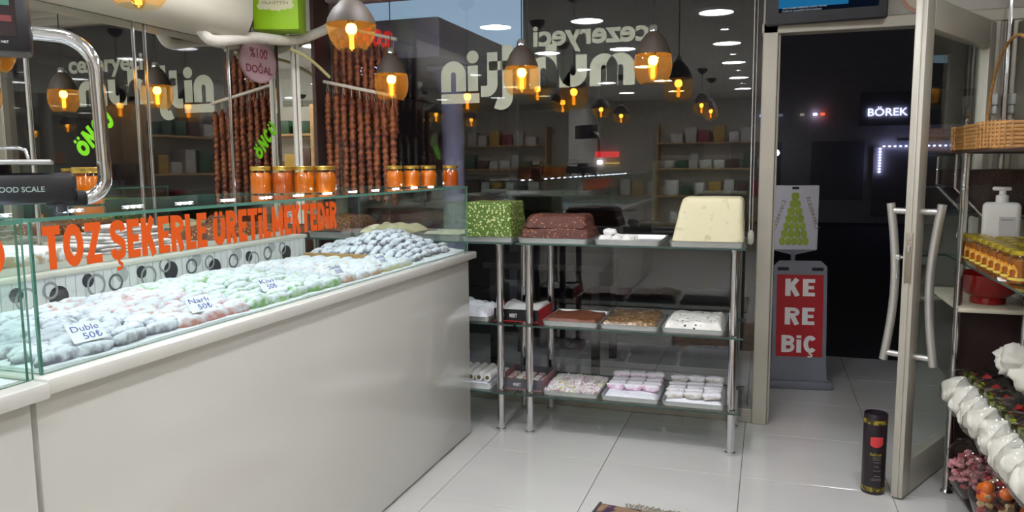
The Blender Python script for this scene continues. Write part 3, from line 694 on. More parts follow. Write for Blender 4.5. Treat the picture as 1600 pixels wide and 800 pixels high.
for k in range(24):
    i = rr.randrange(5) if k > 2 else 0
    o = put(cube_v[i], 'lokum_cube', None, (-1.27+.047*(k % 5), 3.69+.05*(k//5), Z3+.0045), (0, 0, rr.uniform(-.2, .2)))
    tag(o, 'dusted %s lokum cube in the cardboard box, %s row, %s from the left' % (cn[i], ORD[k//5], ORD[k % 5]), 'sweet', 'lokum cubes in the cardboard box')
put_tray(-1.05, -.763, Y0, Y1, Z3, 'metal tray heaped with tiny mixed coloured sweets')
mm = [dusted('mini_%d' % i, c, (236, 232, 236), .45) for i, c in enumerate([(232, 198, 214), (190, 204, 130), (236, 222, 130), (220, 176, 190), (226, 222, 220)])]
hp = MB()
for k in range(620):
    x = rr.uniform(-.13, .13); y = rr.uniform(-.15, .15); z = .004+rr.random()*.03*(1-abs(x)/.2)*(1-abs(y)/.25)+.008
    hp.cm = rr.randrange(5); s = rr.uniform(.005, .009)
    hp.box(-s, s, -s, s, -s, s, Matrix.Translation((x, y, z)) @ Matrix.Rotation(rr.uniform(0, 6), 4, 'Z') @ Matrix.Rotation(rr.uniform(0, 6), 4, 'X'))
tag(hp.build('mixed_sweets', mm, None, None, (-.9065, 3.7825, Z3+.004)), 'heap of tiny pink, green and yellow sugared sweets', 'sweets', kind='stuff')
for x0, x1, c, nm, key in ((-.752, -.466, (222, 176, 206), 'pink and white', 'pink'), (-.455, -.16, (206, 200, 186), 'white', 'white')):
    put_tray(x0, x1, Y0, Y1, Z3, 'metal tray of %s lokum bars in sugar on the low shelf' % nm)
    lumpy('sugar_layer', x0+.012, x1-.012, Y0+.012, Y1-.012, Z3+.0035, Z3+.03, M_sugar, 'powdered sugar filling the tray of %s lokum bars' % nm, 'sugar', 4, .008, 18, .02, kind='stuff')
    md = dusted('lokum_bar_'+key, c, (240, 238, 244), .52)
    vs_ = [MB().blob((0, 0, .012), .044, .024, .018, 12, 8, .5, .2, 100+k, fl=-.012).mesh('lokum_bar', md, 60) for k in range(3)]
    for i in range(3):
        for j in range(4 if key == 'pink' else 5):
            o = put(rr.choice(vs_), 'lokum_bar', None, (x0+.058+.087*i, Y1-.05-.058*j, Z3+.03+.016*(j == 0)+.003*i), (rr.uniform(-.1, .1), 0, rr.uniform(-.15, .15)))
            tag(o, 'sugar-coated %s lokum bar on the low shelf, %s row from the back, %s' % (key, ORD[j], ('left', 'middle', 'right')[i]), 'sweet', '%s lokum bars' % key)
# clear guard sheet standing behind the nougat
g = thing('glass_guard', 'clear glass guard sheet standing behind the nougat block', 'glass sheet', (-.33, 4.02, Z1))
gpane('pane', -.24, .24, 0, .005, .0005, .40, g)

# ================================================================== HONEY JARS ON THE CASE TOP
M_honey = mat('honey', (182, 98, 10), .12, var=.12, nscale=6, coat=.6, sss=.0)
M_hglass = sheet_glass('jar_glass', (255, 246, 226), 1.45)
def jar_honey(x, y, z, label, tone=0):
    t = thing('honey_jar', label, 'jar', (x, y, z), group='honey jars on the case top')
    mh = M_honey if tone == 0 else mat('dark_honey', (160, 72, 10), .12, var=.12, coat=.6)
    MB().lathe([(.0001, .003), (.034, .003), (.037, .01), (.037, .066), (.031, .078), (.0001, .078)], 24).build('honey', mh, t, 40)
    MB().lathe([(.036, .0005), (.040, .006), (.0395, .07), (.033, .083), (.033, .09)], 24, caps=False).build('glass', M_hglass, t, 40)
    MB().lathe([(.0355, .0855), (.0365, .088), (.0365, .099), (.034, .101), (.0001, .1005)], 24).build('lid', M_gold, t, 40)
ZT = 1.2635
for k, lab in enumerate(('leftmost honey jar of the front four on the case top', 'second honey jar from the left of the front four', 'third honey jar from the left of the front four', 'rightmost honey jar of the front four, by the corner pillar')):
    jar_honey(-1.765+.0685*k*.93, 2.395+.0465*k*.93+.0, ZT, lab, k == 1)
for (x, y), lab in zip(((-1.60, 3.20), (-1.545, 3.265), (-1.495, 3.34), (-1.425, 3.44)), ('honey jar at the left of the far four, partly hidden', 'second honey jar of the far four', 'third honey jar of the far four', 'lone redder honey jar at the window end of the case top')):
    jar_honey(x-.03, y, ZT, lab, 'lone' in lab)
jar_honey(-1.75, 1.62, ZT, 'honey jar half hidden behind the scale post')

# ================================================================== SCALE
t = thing('weighing_scale', 'black shop scale with chrome post and raised display on the case top', 'scale', (-1.595, 1.318, ZT), R(48))
MB().bbox(-.22, .095, -.09, .10, .02, .088, .012).build('body', M_black, t, 40)
for x in (-.19, .06):
    for y in (-.06, .07): MB().cyl(x, y, 0, .021, .014, 12).build('foot', M_dkgrey, t, 40)
MB().bbox(.03, .115, -.075, -.02, .012, .048, .008).build('post_bracket', M_black, t, 40)
MB().bbox(-.24, .05, -.10, .11, .106, .118, .004).build('platter', M_steel, t, 40)
MB().cyl(-.08, 0, .088, .106, .05, 16).build('platter_support', M_dkgrey, t, 40)
MB().tube([(-.2, .09, .118), (-.2, .09, .145), (-.02, .09, .147), (-.005, .09, .142), (0, .09, .118)], .004, 8).build('platter_rail', M_chrome, t, 60)
v, f = fit_text('GOOD SCALE', .096, .012, .012, .0008); MB().add(v, f, frame_mat(-.063, -.0908, .047, (1, 0, 0), (0, 0, 1))).build('lettering', mat('silver_print', (150, 166, 160), .4), t)
pts = [(.09, -.045, .03)]
for k in range(7): a = R(-90+90*k/6); pts.append((.105+.048*math.cos(a), -.045, .078+.048*math.sin(a)))
for k in range(9): a = R(90*k/8); pts.append((.073+.076*math.cos(a), -.045, .315+.077*math.sin(a)))
pts.append((.02, -.045, .394))
MB().tube(pts, .0155, 14).build('post', M_chrome, t, 60)
hd = MB().bbox(-.24, .03, -.10, .0, .342, .468, .012).build('display', M_black, t, 40)
MB().bbox(-.22, .005, -.1025, -.1005, .375, .455, .0008, seg=1).build('display_window', mat('dark_display', (34, 20, 22), .15), hd)
MB().bbox(-.05, -.005, -.1035, -.1026, .438, .452, .0004, seg=1).build('display_strip', mat('lcd_green', (60, 110, 92), .3), hd)
MB().bbox(-.06, -.003, -.1035, -.1026, .405, .418, .0004, seg=1).build('display_strip', mat('lcd_red', (112, 44, 44), .3), hd)
for k in range(2):
    v, f = fit_text(('STABLE', 'KG NET')[k], .024, .005, .005, .0005); MB().add(v, f, frame_mat(-.09+.055*k, -.1012, .364-.003*k, (1, 0, 0), (0, 0, 1))).build('lettering', M_ltr, hd)

# ================================================================== STICKERS ON THE MIRROR
M_lime = mat('lime_sticker', (120, 210, 24), .5, var=.04)
def sticker_oncu(y, z, L, ang, label):
    Mx = frame_mat(XL-.0032, y, z, (0, math.cos(ang), math.sin(ang)), (0, -math.sin(ang), math.cos(ang)))
    m = MB()
    for v, f in block_text('ÖNCÜ', L, L*.36, .08, .0006): m.add(v, f, Mx)
    tag(m.build('sticker', M_lime), label, 'sticker')
sticker_oncu(3.535, 1.395, .235, R(45), 'small lime green ÖNCÜ sticker on the mirror beside the corner')
sticker_oncu(2.405, 1.40, .225, R(42), 'larger lime green ÖNCÜ sticker on the mirror behind the scale')
dg = thing('round_sign', 'oval pale pink sign reading %100 DOĞAL on the mirror', 'sign', (XL-.003, 3.555, 1.925))
Me = frame_mat(.0, 0, 0, (0, 1, 0), (0, 0, 1))
poly = [(.155*math.cos(2*PI*k/36), .115*math.sin(2*PI*k/36)) for k in range(36)]
MB().prism(poly, .0, .004, Me).build('panel', mat('pale_pink', (176, 142, 150), .5), dg, 40)
MB().prism([(x*.93, y*.93) for x, y in poly], .004, .005, Me).build('face', mat('paler_pink', (196, 166, 172), .5), dg, 40)
for s, yy, h, ww in (('%100', .015, .05, .15), ('DOĞAL', -.065, .055, .22)):
    v, f = fit_text(s, ww, h, .02, .0006); MB().add(v, f, Me @ Matrix.Translation((-ww/2, yy, .0056))).build('lettering', mat('plum_print', (134, 60, 86), .5), dg)

# ================================================================== AIR CONDITIONER, PIPE, GREEN BOX
M_acw = mat('ac_white', (186, 181, 164), .4, var=.02)
t = thing('air_conditioner', 'white wall-mounted air conditioner high on the mirrored wall', 'air conditioner', (XL+.004, 2.72, 1.985))
prof = [(0, .0), (.06, -.012), (.13, -.002), (.18, .035), (.205, .09), (.21, .2), (.195, .27), (.15, .295), (0, .295)]
MB().prism(prof, -.52, .52, frame_mat(0, 0, 0, (1, 0, 0), (0, 0, 1)) ).build('body', M_acw, t, 35)
MB().bbox(.135, .19, -.47, .47, -.003, .004, .002, Matrix.Translation((0, 0, .012)) @ Matrix.Rotation(R(-32), 4, 'Y')).build('louvre', mat('ac_louvre', (206, 200, 186), .4), t, 40)
tp = mat('white_pipe_tape', (214, 210, 198), .7, var=.06, nscale=30, bump=.25, bscale=60)
pts = [(-2.50, 2.95, 2.06), (-2.49, 3.0, 1.98), (-2.48, 3.06, 1.953), (-2.47, 3.21, 1.982), (-2.46, 3.35, 2.008), (-2.44, 3.48, 2.016), (-2.42, 3.62, 2.034), (-2.4, 3.75, 2.075), (-2.36, 3.86, 2.13), (-2.34, 3.95, 2.2), (-2.34, 4.0, 2.3)]
def smooth_path(p, n=4):
    P = [Vector(q) for q in p]; out = []
    for i in range(len(P)-1):
        a, b, c, d = P[max(i-1, 0)], P[i], P[i+1], P[min(i+2, len(P)-1)]
        for k in range(n):
            u = k/n; out.append(.5*((2*b)+(c-a)*u+(2*a-5*b+4*c-d)*u*u+(3*b-a-3*c+d)*u**3))
    return out+[P[-1]]
tag(MB().tube(smooth_path(pts), .027, 12).build('wrapped_pipe', tp, None, 60), 'white taped pipe sagging from the air conditioner past the corner', 'pipe')
tag(MB().tube(smooth_path([(-2.43, 3.6, 1.985), (-2.40, 3.68, 1.96), (-2.37, 3.76, 1.915), (-2.345, 3.84, 1.86)]), .009, 8).build('drain_hose', mat('yellowed_hose', (200, 192, 140), .5), None, 60), 'thin yellowish drain hose hanging below the taped pipe', 'hose')
t = thing('gift_box', 'lime green gift box with torn-edged cream label resting on the pipe', 'box', (-2.43, 3.52, 2.062), R(18))
MB().bbox(-.115, .115, -.075, .075, 0, .3, .003).build('box', M_green_box, t, 40)
MB().bbox(-.117, -.1155, -.078, .078, .0, .3, .0004, seg=1).build('side_flap', mat('olive_card', (112, 132, 30), .5), t)
lp = []
for k in range(40):
    a = 2*PI*k/40; r = 1+.07*math.sin(k*5.3)+.05*math.sin(k*3.1); lp.append((.088*r*max(-1, min(1, 1.25*math.cos(a))), .055*r*max(-1, min(1, 1.25*math.sin(a)))))
Ml = frame_mat(0, -.0752, .15, (1, 0, 0), (0, 0, 1))
MB().prism(lp, 0, .0008, Ml).build('label', mat('cream_label', (224, 220, 180), .6), t)
for s, yy, h, ww in (('Cezeryeci', .004, .022, .1), ('MUHİTTİN', -.026, .016, .13)):
    v, f = fit_text(s, ww, h, -.005, .0005); MB().add(v, f, Ml @ Matrix.Translation((-ww/2, yy, .0012))).build('lettering', mat('grey_print', (90, 90, 70), .6), t)

# ================================================================== HANGING SWEET STRINGS
M_rod = mat('white_rod', (214, 210, 196), .4)
M_thread = mat('white_thread', (210, 200, 176), .8)
M_suc = mat('walnut_string', (138, 76, 40), .4, rgb2=(92, 42, 26), thr=.52, nscale=30, bump=.5, bscale=60)
def rod(p0, p1, label):
    tag(MB().tube([p0, p1], .010, 10).build('hanging_rod', M_rod, None, 60), label, 'rod')
rod((-2.44, 3.93, 1.848), (-1.985, 3.93, 1.748), 'lower tilted white rod carrying brown sweet strings in the corner')
rod((-2.44, 4.03, 2.185), (-2.02, 4.03, 2.075), 'upper tilted white rod carrying brown sweet strings in the corner')
def suc_mesh(L, seed):
    m = MB(); pr = []; n = int(L/.011)
    for k in range(n+1):
        z = -L*k/n; r = .0182+.0042*math.sin(k*2.1+seed)+.0025*noise.noise(Vector((k*.6, seed, 0)))
        if k < 2 or k > n-2: r *= .55
        pr.append((r, z))
    m.lathe(pr, 9); m.v = [(x+.0025*noise.noise(Vector((z*60, seed, 1)))+.004*math.sin(z*9+seed), y+.003*noise.noise(Vector((z*60, seed, 5))), z) for x, y, z in m.v]
    return m.mesh('string', M_suc, 70)
sucs = [suc_mesh(.56, k*2.7) for k in range(4)]; sucu = [suc_mesh(.5, 20+k*2.7) for k in range(4)]
thr = MB().tube([(-.009, 0, 0), (0, 0, .052), (.009, 0, 0)], .0013, 5).mesh('thread', M_thread)
for tier, (n, ms, y, x0, x1, z0, z1) in enumerate(((9, sucs, 3.93, -2.415, -2.005, 1.842, 1.752), (9, sucu, 4.03, -2.415, -2.04, 2.178, 2.08))):
    for k in range(n):
        f_ = k/(n-1); x = x0+(x1-x0)*f_; z = z0+(z1-z0)*f_
        t = thing('sweet_string', '%s brown walnut sweet string, %s from the corner pillar' % (('lower', 'upper')[tier], ('first', 'second', 'third', 'fourth', 'fifth', 'sixth', 'seventh', 'eighth', 'ninth')[k]), 'sweet', (x, y, z-.052), R(37*k), 'brown walnut sweet strings')
        put(ms[k % 4], 'string', t); put(thr, 'thread', t)

# ================================================================== WINDOW LETTERING (stuck on the outside of the glass, read from the street)
M_dec = mat('pale_green_vinyl', (220, 226, 204), .6, var=.03)
dcl = thing('window_lettering', 'pale green mirrored shop lettering on the window glass', 'lettering', (-1.81, YW+.006, 1.785))
def strip(m, pts, w, z0=0., z1=.001):
    """flat band of width w along a polyline in the local x-z plane"""
    P = [Vector((p[0], p[1])) for p in pts]; lo = []; hi = []
    for i, p in enumerate(P):
        t_ = (P[min(i+1, len(P)-1)]-P[max(i-1, 0)]).normalized(); nn = Vector((-t_.y, t_.x)); lo.append(p-nn*w/2); hi.append(p+nn*w/2)
    n = len(P); vs = [(q.x, z0, q.y) for q in lo+hi]+[(q.x, z1, q.y) for q in lo+hi]
    fs = []
    for i in range(n-1): fs += [(i, i+1, n+i+1, n+i), (2*n+i, 3*n+i, 3*n+i+1, 2*n+i+1), (i, 2*n+i, 2*n+i+1, i+1), (n+i, n+i+1, 3*n+i+1, 3*n+i)]
    fs += [(0, n, 3*n, 2*n), (n-1, 3*n-1, 4*n-1, 2*n-1)]
    m.add(vs, fs)
def arc(cx, cz, r, a0, a1, n=12): return [(cx+r*math.cos(R(a0+(a1-a0)*k/n)), cz+r*math.sin(R(a0+(a1-a0)*k/n))) for k in range(n+1)]
def disc(m, cx, cz, r):
    n = 24; m.prism([(cx+r*math.cos(2*PI*k/n), cz+r*math.sin(2*PI*k/n)) for k in range(n)], 0, .001, frame_mat(0, .001, 0, (1, 0, 0), (0, 0, 1)))
W = .062; X = .172     # stroke width and letter height
def arch(m, x, w_, up=True):
    r = (w_-W)/2
    if up: strip(m, [(x+W/2, 0)]+arc(x+W/2+r, X-W/2-r, r, 180, 0)+[(x+w_-W/2, 0)], W)
    else: strip(m, [(x+W/2, X)]+arc(x+W/2+r, W/2+r, r, 180, 360)+[(x+w_-W/2, X)], W)
def letter(fn):
    m = MB(); fn(m); m.build('letter', M_dec, dcl)
# seen from inside the word runs right to left: n i t t i h u m
letter(lambda m: (arch(m, 0, .155), ))
letter(lambda m: (strip(m, [(.197, 0), (.197, .142)], W), disc(m, .197, .19, .036)))
letter(lambda m: strip(m, [(.315, .21), (.315, .05)]+arc(.275, .035, .04, 0, -90, 8)+[(.245, -.004)], W))
letter(lambda m: strip(m, [(.295, .135), (.365, .135)], .05))
letter(lambda m: strip(m, [(.405, .245), (.405, -.03)]+arc(.365, -.04, .04, 0, -100, 8)+[(.335, -.07)], W))
letter(lambda m: strip(m, [(.37, .135), (.44, .135)], .05))
letter(lambda m: (strip(m, [(.485, 0), (.485, .142)], W), disc(m, .485, .19, .036)))
letter(lambda m: (arch(m, .535, .155), strip(m, [(.659, 0), (.659, .235)], W)))
letter(lambda m: (arch(m, .705, .155, False), strip(m, [(.736, 0), (.736, X)], W)))
letter(lambda m: (arch(m, .875, .155), arch(m, .965, .155), ))
letter(lambda m: strip(m, [(0, -.04), (.235, -.04)], .055))
v, f = fit_text('cezeryeci', .64, .145, .030, .001, .98)
MB().add(v, f, frame_mat(1.195, .001, .19, (-1, 0, 0), (0, 0, 1))).build('letter', M_dec, dcl)

# blind chain beside the door post
t = thing('blind_chain', 'white beaded blind chain with pull weight beside the door post', 'chain', (-.075, 4.08, .95))
MB().tube([(-.008, 0, .07), (-.012, 0, 1.36)], .0022, 6).build('cord', M_white, t, 60); MB().tube([(.006, 0, .07), (.004, 0, 1.36)], .0016, 6).build('cord', M_white, t, 60)
bd = MB()
for k in range(150): bd.blob((-.008-.004*k/150, -.001, .075+k*.0085), .0033, .0033, .0033, 6, 4)
bd.build('beads', M_white, t, 60)
MB().lathe([(.0001, 0), (.012, .006), (.016, .022), (.015, .06), (.008, .075), (.0001, .077)], 14).build('weight', mat('cream_plastic', (212, 208, 192), .4), t, 60)

# ================================================================== DOOR LEAF
HX, HY = .945, 4.10
ang = math.atan2(3.325-HY, .532-HX); Lw = math.hypot(3.325-HY, .532-HX)
dr = struct(thing('door_1', None, None, (HX, HY, .0), ang))
SW = .085; TH = .022
d2 = MB().bbox(0, SW, -TH, TH, .008, 1.99, .004).build('stile', M_alu, dr, 40)
MB().bbox(Lw-SW, Lw, -TH, TH, .008, 1.99, .004).bbox(Lw-.001, Lw+.004, -.006, .006, .01, 1.98, .001).build('stile', M_alu, dr, 40)
MB().bbox(SW, Lw-SW, -TH, TH, 1.87, 1.99, .004).build('rail', M_alu, dr, 40)
MB().bbox(SW, Lw-SW, -TH, TH, .008, .15, .004).build('rail', M_alu, dr, 40)
MB().box(SW, Lw-SW, -.004, .004, .15, 1.87).build('pane', M_glass, dr)
M_hdl = mat('silver_handle', (196, 194, 190), .3, .7, var=.04)
for s in (1, -1):
    hb = [(Lw-.05, s*(.095-.03*math.sin(PI*k/12)) , .56+.64*k/12) for k in range(13)]
    hn = MB().tube(hb, .0165, 14).build('pull_handle', M_hdl, dr, 60)
    for z in (.59, 1.17): MB().tube([(Lw-.05, s*TH, z), (Lw-.05, s*.09, z)], .0125, 12).build('handle_stub', M_hdl, hn, 60)
lk = MB().bbox(Lw+.0025, Lw+.0055, -.0125, .0125, .89, 1.09, .001).build('lock_plate', mat('worn_steel', (150, 140, 124), .4, .6), dr, 40)
MB().cyl(0, 0, 0, .003, .006, 12, frame_mat(Lw+.0055, 0, 1.065, (0, 1, 0), (0, 0, 1))).build('screw', M_steel, lk)
MB().bbox(Lw+.0055, Lw+.009, -.006, .006, 1.01, 1.04, .002).build('latch', M_steel, lk)
ky = MB().tube([(Lw-.045, -TH, .985), (Lw-.045, -.045, .985)], .005, 8).bbox(Lw-.06, Lw-.03, -.062, -.045, .975, .995, .003).build('key', M_hdl, dr, 40)
MB().tube([(Lw-.045, -.055, .975), (Lw-.045, -.058, .93), (Lw-.04, -.055, .90)], .006, 8).build('key_fob', M_steel, dr, 60)
for z in (.25, 1.62): MB().bbox(-.018, .012, TH, TH+.022, z, z+.05, .004).bbox(-.018, .005, TH, TH+.018, z-.04, z-.002, .004).build('hinge', M_white, dr, 40)
Ms = frame_mat(.30, .0045, 0, (-1, 0, 0), (0, 0, 1))
MB().prism([(.055*math.cos(2*PI*k/28), 1.32+.085*math.sin(2*PI*k/28)) for k in range(28)], 0, .0008, Ms).build('oval_sticker', M_white, dr)
MB().prism([(-.035, 1.265), (.02, 1.265), (.038, 1.33), (-.015, 1.325)], .0009, .0014, Ms).build('sticker_print', mat('blue_print', (84, 130, 196), .5), dr)
MB().bbox(-.05, .04, 1.17, 1.225, 0, .0008, .0003, Ms, 1).build('paper_sticker', M_paper, dr)
v, f = fit_text('S', .035, .05, .02, .001); MB().add(v, f, Ms @ Matrix.Translation((0, 1.50, .0005))).build('letter', M_white, dr)

# TV above the door
t = thing('television', 'black television mounted above the doorway, screen glowing blue', 'television', (.235, 4.055, 2.03), R(-4))
MB().bbox(-.27, .27, -.02, .03, 0, .34, .012).build('casing', M_dkgrey, t, 40)
MB().box(-.21, .23, -.0205, -.0202, .055, .32).build('screen', glow('tv_screen', (14, 22, 40), .6), t)
MB().box(-.21, .1, -.0212, -.0207, .075, .32).build('picture', glow('tv_blue', (30, 110, 160), .8), t)
for k in range(2):
    v, f = fit_text(('YENI HABER MERKEZI CANLI YAYIN', 'TURKIYE GUNDEMI SON DAKIKA')[k], .2-.02*k, .008, .0, .0005); MB().add(v, f, frame_mat(-.195, -.0216, .070-.013*k, (1, 0, 0), (0, 0, 1))).build('caption', glow('tv_text', (190, 200, 210), .6), t)
MB().bbox(-.03, .03, -.0225, -.02, .02, .03, .001).build('badge', M_black, t)
MB().bbox(-.02, .02, .028, .072, .1, .2, .004).build('wall_bracket', M_black, t, 40)
t = MB().lathe([(.0001, 0), (.085, .0), (.09, .006), (.09, .014), (.072, .016), (.0001, .014)], 28, frame_mat(.655, YW-.031, 2.145, (1, 0, 0), (0, 0, 1))).build('wall_disc', mat('cream_plate', (216, 206, 190), .5), None, 40)
tag(t, 'round cream and pink disc above the door', 'sign')
pr_ = MB().lathe([(.072, .0165), (.088, .0165)], 28, frame_mat(.655, YW-.031, 2.145, (1, 0, 0), (0, 0, 1)), False).build('rim', mat('salmon', (206, 150, 132), .5), t)

# tin
t = thing('tin_canister', 'tall black cylindrical tin with red tag standing at the open door', 'tin', (.452, 3.385, 0), R(-8))
M_tin = mat('black_tin', (34, 24, 32), .35, var=.2, nscale=10)
MB().lathe([(.0001, .001), (.043, .001), (.0455, .004), (.0455, .335), (.044, .338), (.041, .338), (.041, .330), (.0001, .330)], 32).build('can', M_tin, t, 40)
bm_ = mat('gold_band', (150, 138, 34), .5, rgb2=(60, 48, 22), thr=.5, nscale=60)
for z in (.014, .298): MB().lathe([(.0458, z), (.0458, z+.018)], 32, caps=False).build('band', bm_, t, 40)
def wrap(m, poly, rad):   # poly in (angle metres, z) bent on the can, facing -y
    n = len(poly); m.add([(rad*math.sin(a/rad), -rad*math.cos(a/rad), z) for a, z in poly], [tuple(range(n))])
def wrap_text(s, a0, z0, w_, h, m_):
    v, f = fit_text(s, w_, h, .004, .0004); r_ = .0459
    MB().add([((r_+p.z)*math.sin((a0+p.x)/r_), -(r_+p.z)*math.cos((a0+p.x)/r_), z0+p.y) for p in v], f).build('lettering', m_, t)
m = MB(); n = 12
for k in range(n):
    q = [(-.016+.05*j/n, .244+.004*min(1, 3*j/n), .203+.012*(2*j/n-.9)**2) for j in (k, k+1)]
    wrap(m, [(q[0][0], q[0][2]), (q[1][0], q[1][2]), (q[1][0], q[1][1]), (q[0][0], q[0][1])], .0462)
m.build('tag', mat('pink_red', (206, 60, 62), .5), t)
wrap_text('Safran', -.016, .168, .046, .012, mat('yellow_print', (176, 160, 40), .5))
for k, (a, z, w_) in enumerate(((-.004, .158, .034), (-.004, .150, .032), (.0, .138, .028), (.002, .12, .018), (.0, .102, .03), (.004, .08, .024), (-.004, .068, .036), (-.01, .062, .044))):
    wrap_text('PREMIUM QUALITY', a, z, w_, .0045, mat('pale_print', (150, 138, 140), .5))

# rug
M_rug = mat('kilim', (150, 122, 96), .95, rgb2=(66, 44, 72), thr=.56, nscale=18, bump=.6, bscale=140)
t = thing('rug', 'worn patterned kilim rug corner on the tiled floor', 'rug', (-.246, 2.44, 0), R(-6))
MB().grid(-.40, .40, -.9, .44, 24, 40, lambda x, y: .006+.004*max(0, noise.noise(Vector((x*6, y*6, 0)))), skirt=.0005).build('weave', M_rug, t, 60)
bd = MB().box(-.41, -.40, -.9, .445, .0005, .009); bd.build('border', mat('dark_binding', (70, 62, 66), .9), t)
frg = MB()
for k in range(110):
    x = -.3+.7*k/110; frg.tube([(x, .44, .006), (x+rr.uniform(-.01, .01), .46, .009), (x+rr.uniform(-.015, .015), .445+rr.uniform(.03, .055), .003)], .0018, 5)
tag(frg.build('fringe', mat('fringe_wool', (150, 144, 124), .95), t), kind='stuff')

# ================================================================== RIGHT-HAND SHELF UNIT
t = thing('corner_shelf_unit', 'chrome and glass shelf unit along the right wall beside the door', 'shelf', (.87, 2.95, 0))
for y in (.51, -.75):
    for x in (-.13, .11):
        MB().lathe([(.022, 0), (.024, .006), (.018, .014), (.016, .02), (.016, 1.385), (.019, 1.387), (.019, 1.396)], 16, Matrix.Translation((x, y, 0))).build('post', M_chrome, t, 40)
gpane('shelf_pane', -.135, .14, -.85, .765, .962, .97, t)
MB().bbox(-.125, .14, -.8, .53, .375, .39, .004).build('lower_shelf', mat('dark_shelf_board', (46, 34, 34), .5), t, 40)
MB().bbox(-.125, .14, -.8, .53, .07, .085, .004).build('lower_shelf', MATS['dark_shelf_board'], t, 40)
MB().box(.125, .14, -.8, .58, .085, .90).build('back_panel', mat('maroon_panel', (56, 34, 34), .6), t)
MB().box(-.12, .12, .58, .595, .0, .769).build('end_panel', MATS['maroon_panel'], t)
MB().bbox(-.14, .14, .45, 1.02, .770, .788, .004).build('white_shelf', mat('cream_shelf', (214, 208, 186), .45), t, 40)
MB().bbox(-.16, .14, -.82, .93, 1.397, 1.405, .003).build('top_shelf', mat('dark_rim', (70, 50, 44), .5), t, 40)
# fruit jars
M_jam = mat('amber_jam', (150, 92, 30), .15, var=.25, nscale=8, coat=.5)
M_lab = mat('orange_label', (224, 150, 40), .5, rgb2=(236, 206, 120), thr=.58, nscale=40)
jm = {}
jm['jam'] = MB().lathe([(.0001, .004), (.031, .004), (.033, .012), (.033, .08), (.0001, .08)], 20).mesh('jam', M_jam, 40)
jm['glass'] = MB().lathe([(.034, .0005), (.036, .006), (.036, .084), (.032, .092), (.032, .098)], 20, caps=False).mesh('glass', M_hglass, 40)
jm['lid'] = MB().lathe([(.035, .0935), (.0365, .096), (.0365, .108), (.034, .110), (.0001, .1095)], 20).mesh('lid', mat('yellow_gold_lid', (206, 182, 60), .3, .7, var=.06), 40)
lbm = MB(); pl_ = [(-.02, .024), (.02, .024), (.022, .042), (.016, .056), (.007, .064), (0, .058), (-.010, .066), (-.019, .054), (-.022, .04)]
lbm.add([(.0368*math.sin(a/.0368), -.0368*math.cos(a/.0368), z) for a, z in pl_], [tuple(range(len(pl_)))]); jm['label'] = lbm.mesh('label', M_lab)
bnd = MB().lathe([(.0362, .012), (.0362, .021)], 20, caps=False).mesh('band', mat('yellow_band', (214, 190, 84), .5), 40)
nth = ('first', 'second', 'third', 'fourth', 'fifth', 'sixth', 'seventh', 'eighth', 'ninth')
for r_, (x, n, z) in enumerate(((.782, 8, 0), (.86, 7, 0), (.938, 6, 0))):
    for k in range(n):
        y = 3.43-.084*k-.02*(r_ % 2)-(0, .085, .1)[r_]
        t = thing('fruit_jar', 'gold-lidded amber fruit jar, %s from the door in the %s row' % (nth[k], ('front', 'middle', 'back')[r_]), 'jar', (x, y, .9705), R(-62), 'gold-lidded fruit jars on the glass shelf')
        for q in ('jam', 'glass', 'lid', 'label'): put(jm[q], q, t)
        put(bnd, 'band', t)
tag(MB().bbox(-.02, .02, -.0008, .0008, 0, .028, .0003, frame_mat(.742, 3.472, .9968, (.6, -.8, 0), (0, 0, 1)) @ Matrix.Rotation(R(90), 4, 'X'), 1).build('price_tag', M_paper), 'small white price tag leaning on the first fruit jar', 'tag')
tag(MB().bbox(-.045, .045, -.012, .012, 0, .0012, .0003, Matrix.Translation((.752, 2.93, .9705)) @ Matrix.Rotation(R(78), 4, 'Z'), 1).build('price_strip', M_paper), 'white price strip lying at the front of the glass shelf', 'tag')
# second layer of jar lids: flat tins behind
# pump bottle
t = thing('pump_bottle', 'white plastic pump dispenser bottle behind the fruit jars', 'bottle', (.868, 3.445, .9705), R(-14))
MB().bbox(-.064, .064, -.03, .03, .0005, .235, .018, seg=4).build('body', M_white, t, 50)
MB().lathe([(.022, .233), (.022, .26), (.012, .265), (.012, .28)], 16).build('collar', M_white, t, 40)
MB().bbox(-.035, .03, -.015, .015, .28, .295, .006).tube([(.0, 0, .265), (0, 0, .285)], .006).build('pump_head', M_white, t, 50)
MB().bbox(-.005, .05, -.0312, -.0302, .03, .18, .0004, seg=1).build('label', mat('grey_label', (190, 190, 188), .5), t)
v, f = fit_text('KOLONYA', .04, .007, .004, .0005); MB().add(v, f, frame_mat(.002, -.0316, .165, (1, 0, 0), (0, 0, 1))).build('lettering', mat('dark_print', (60, 70, 80), .5), t)
# red bowl on the white shelf
t = MB().lathe([(.0001, .001), (.065, .001), (.065, .025), (.10, .05), (.128, .12), (.13, .122), (.122, .12), (.09, .056), (.06, .035), (.0001, .033)], 32).build('red_bowl', mat('glossy_red', (150, 14, 20), .12, coat=.5), None, 50, (.868, 3.56, .789))
tag(t, 'glossy red footed bowl on the cream shelf under the fruit jars', 'bowl')
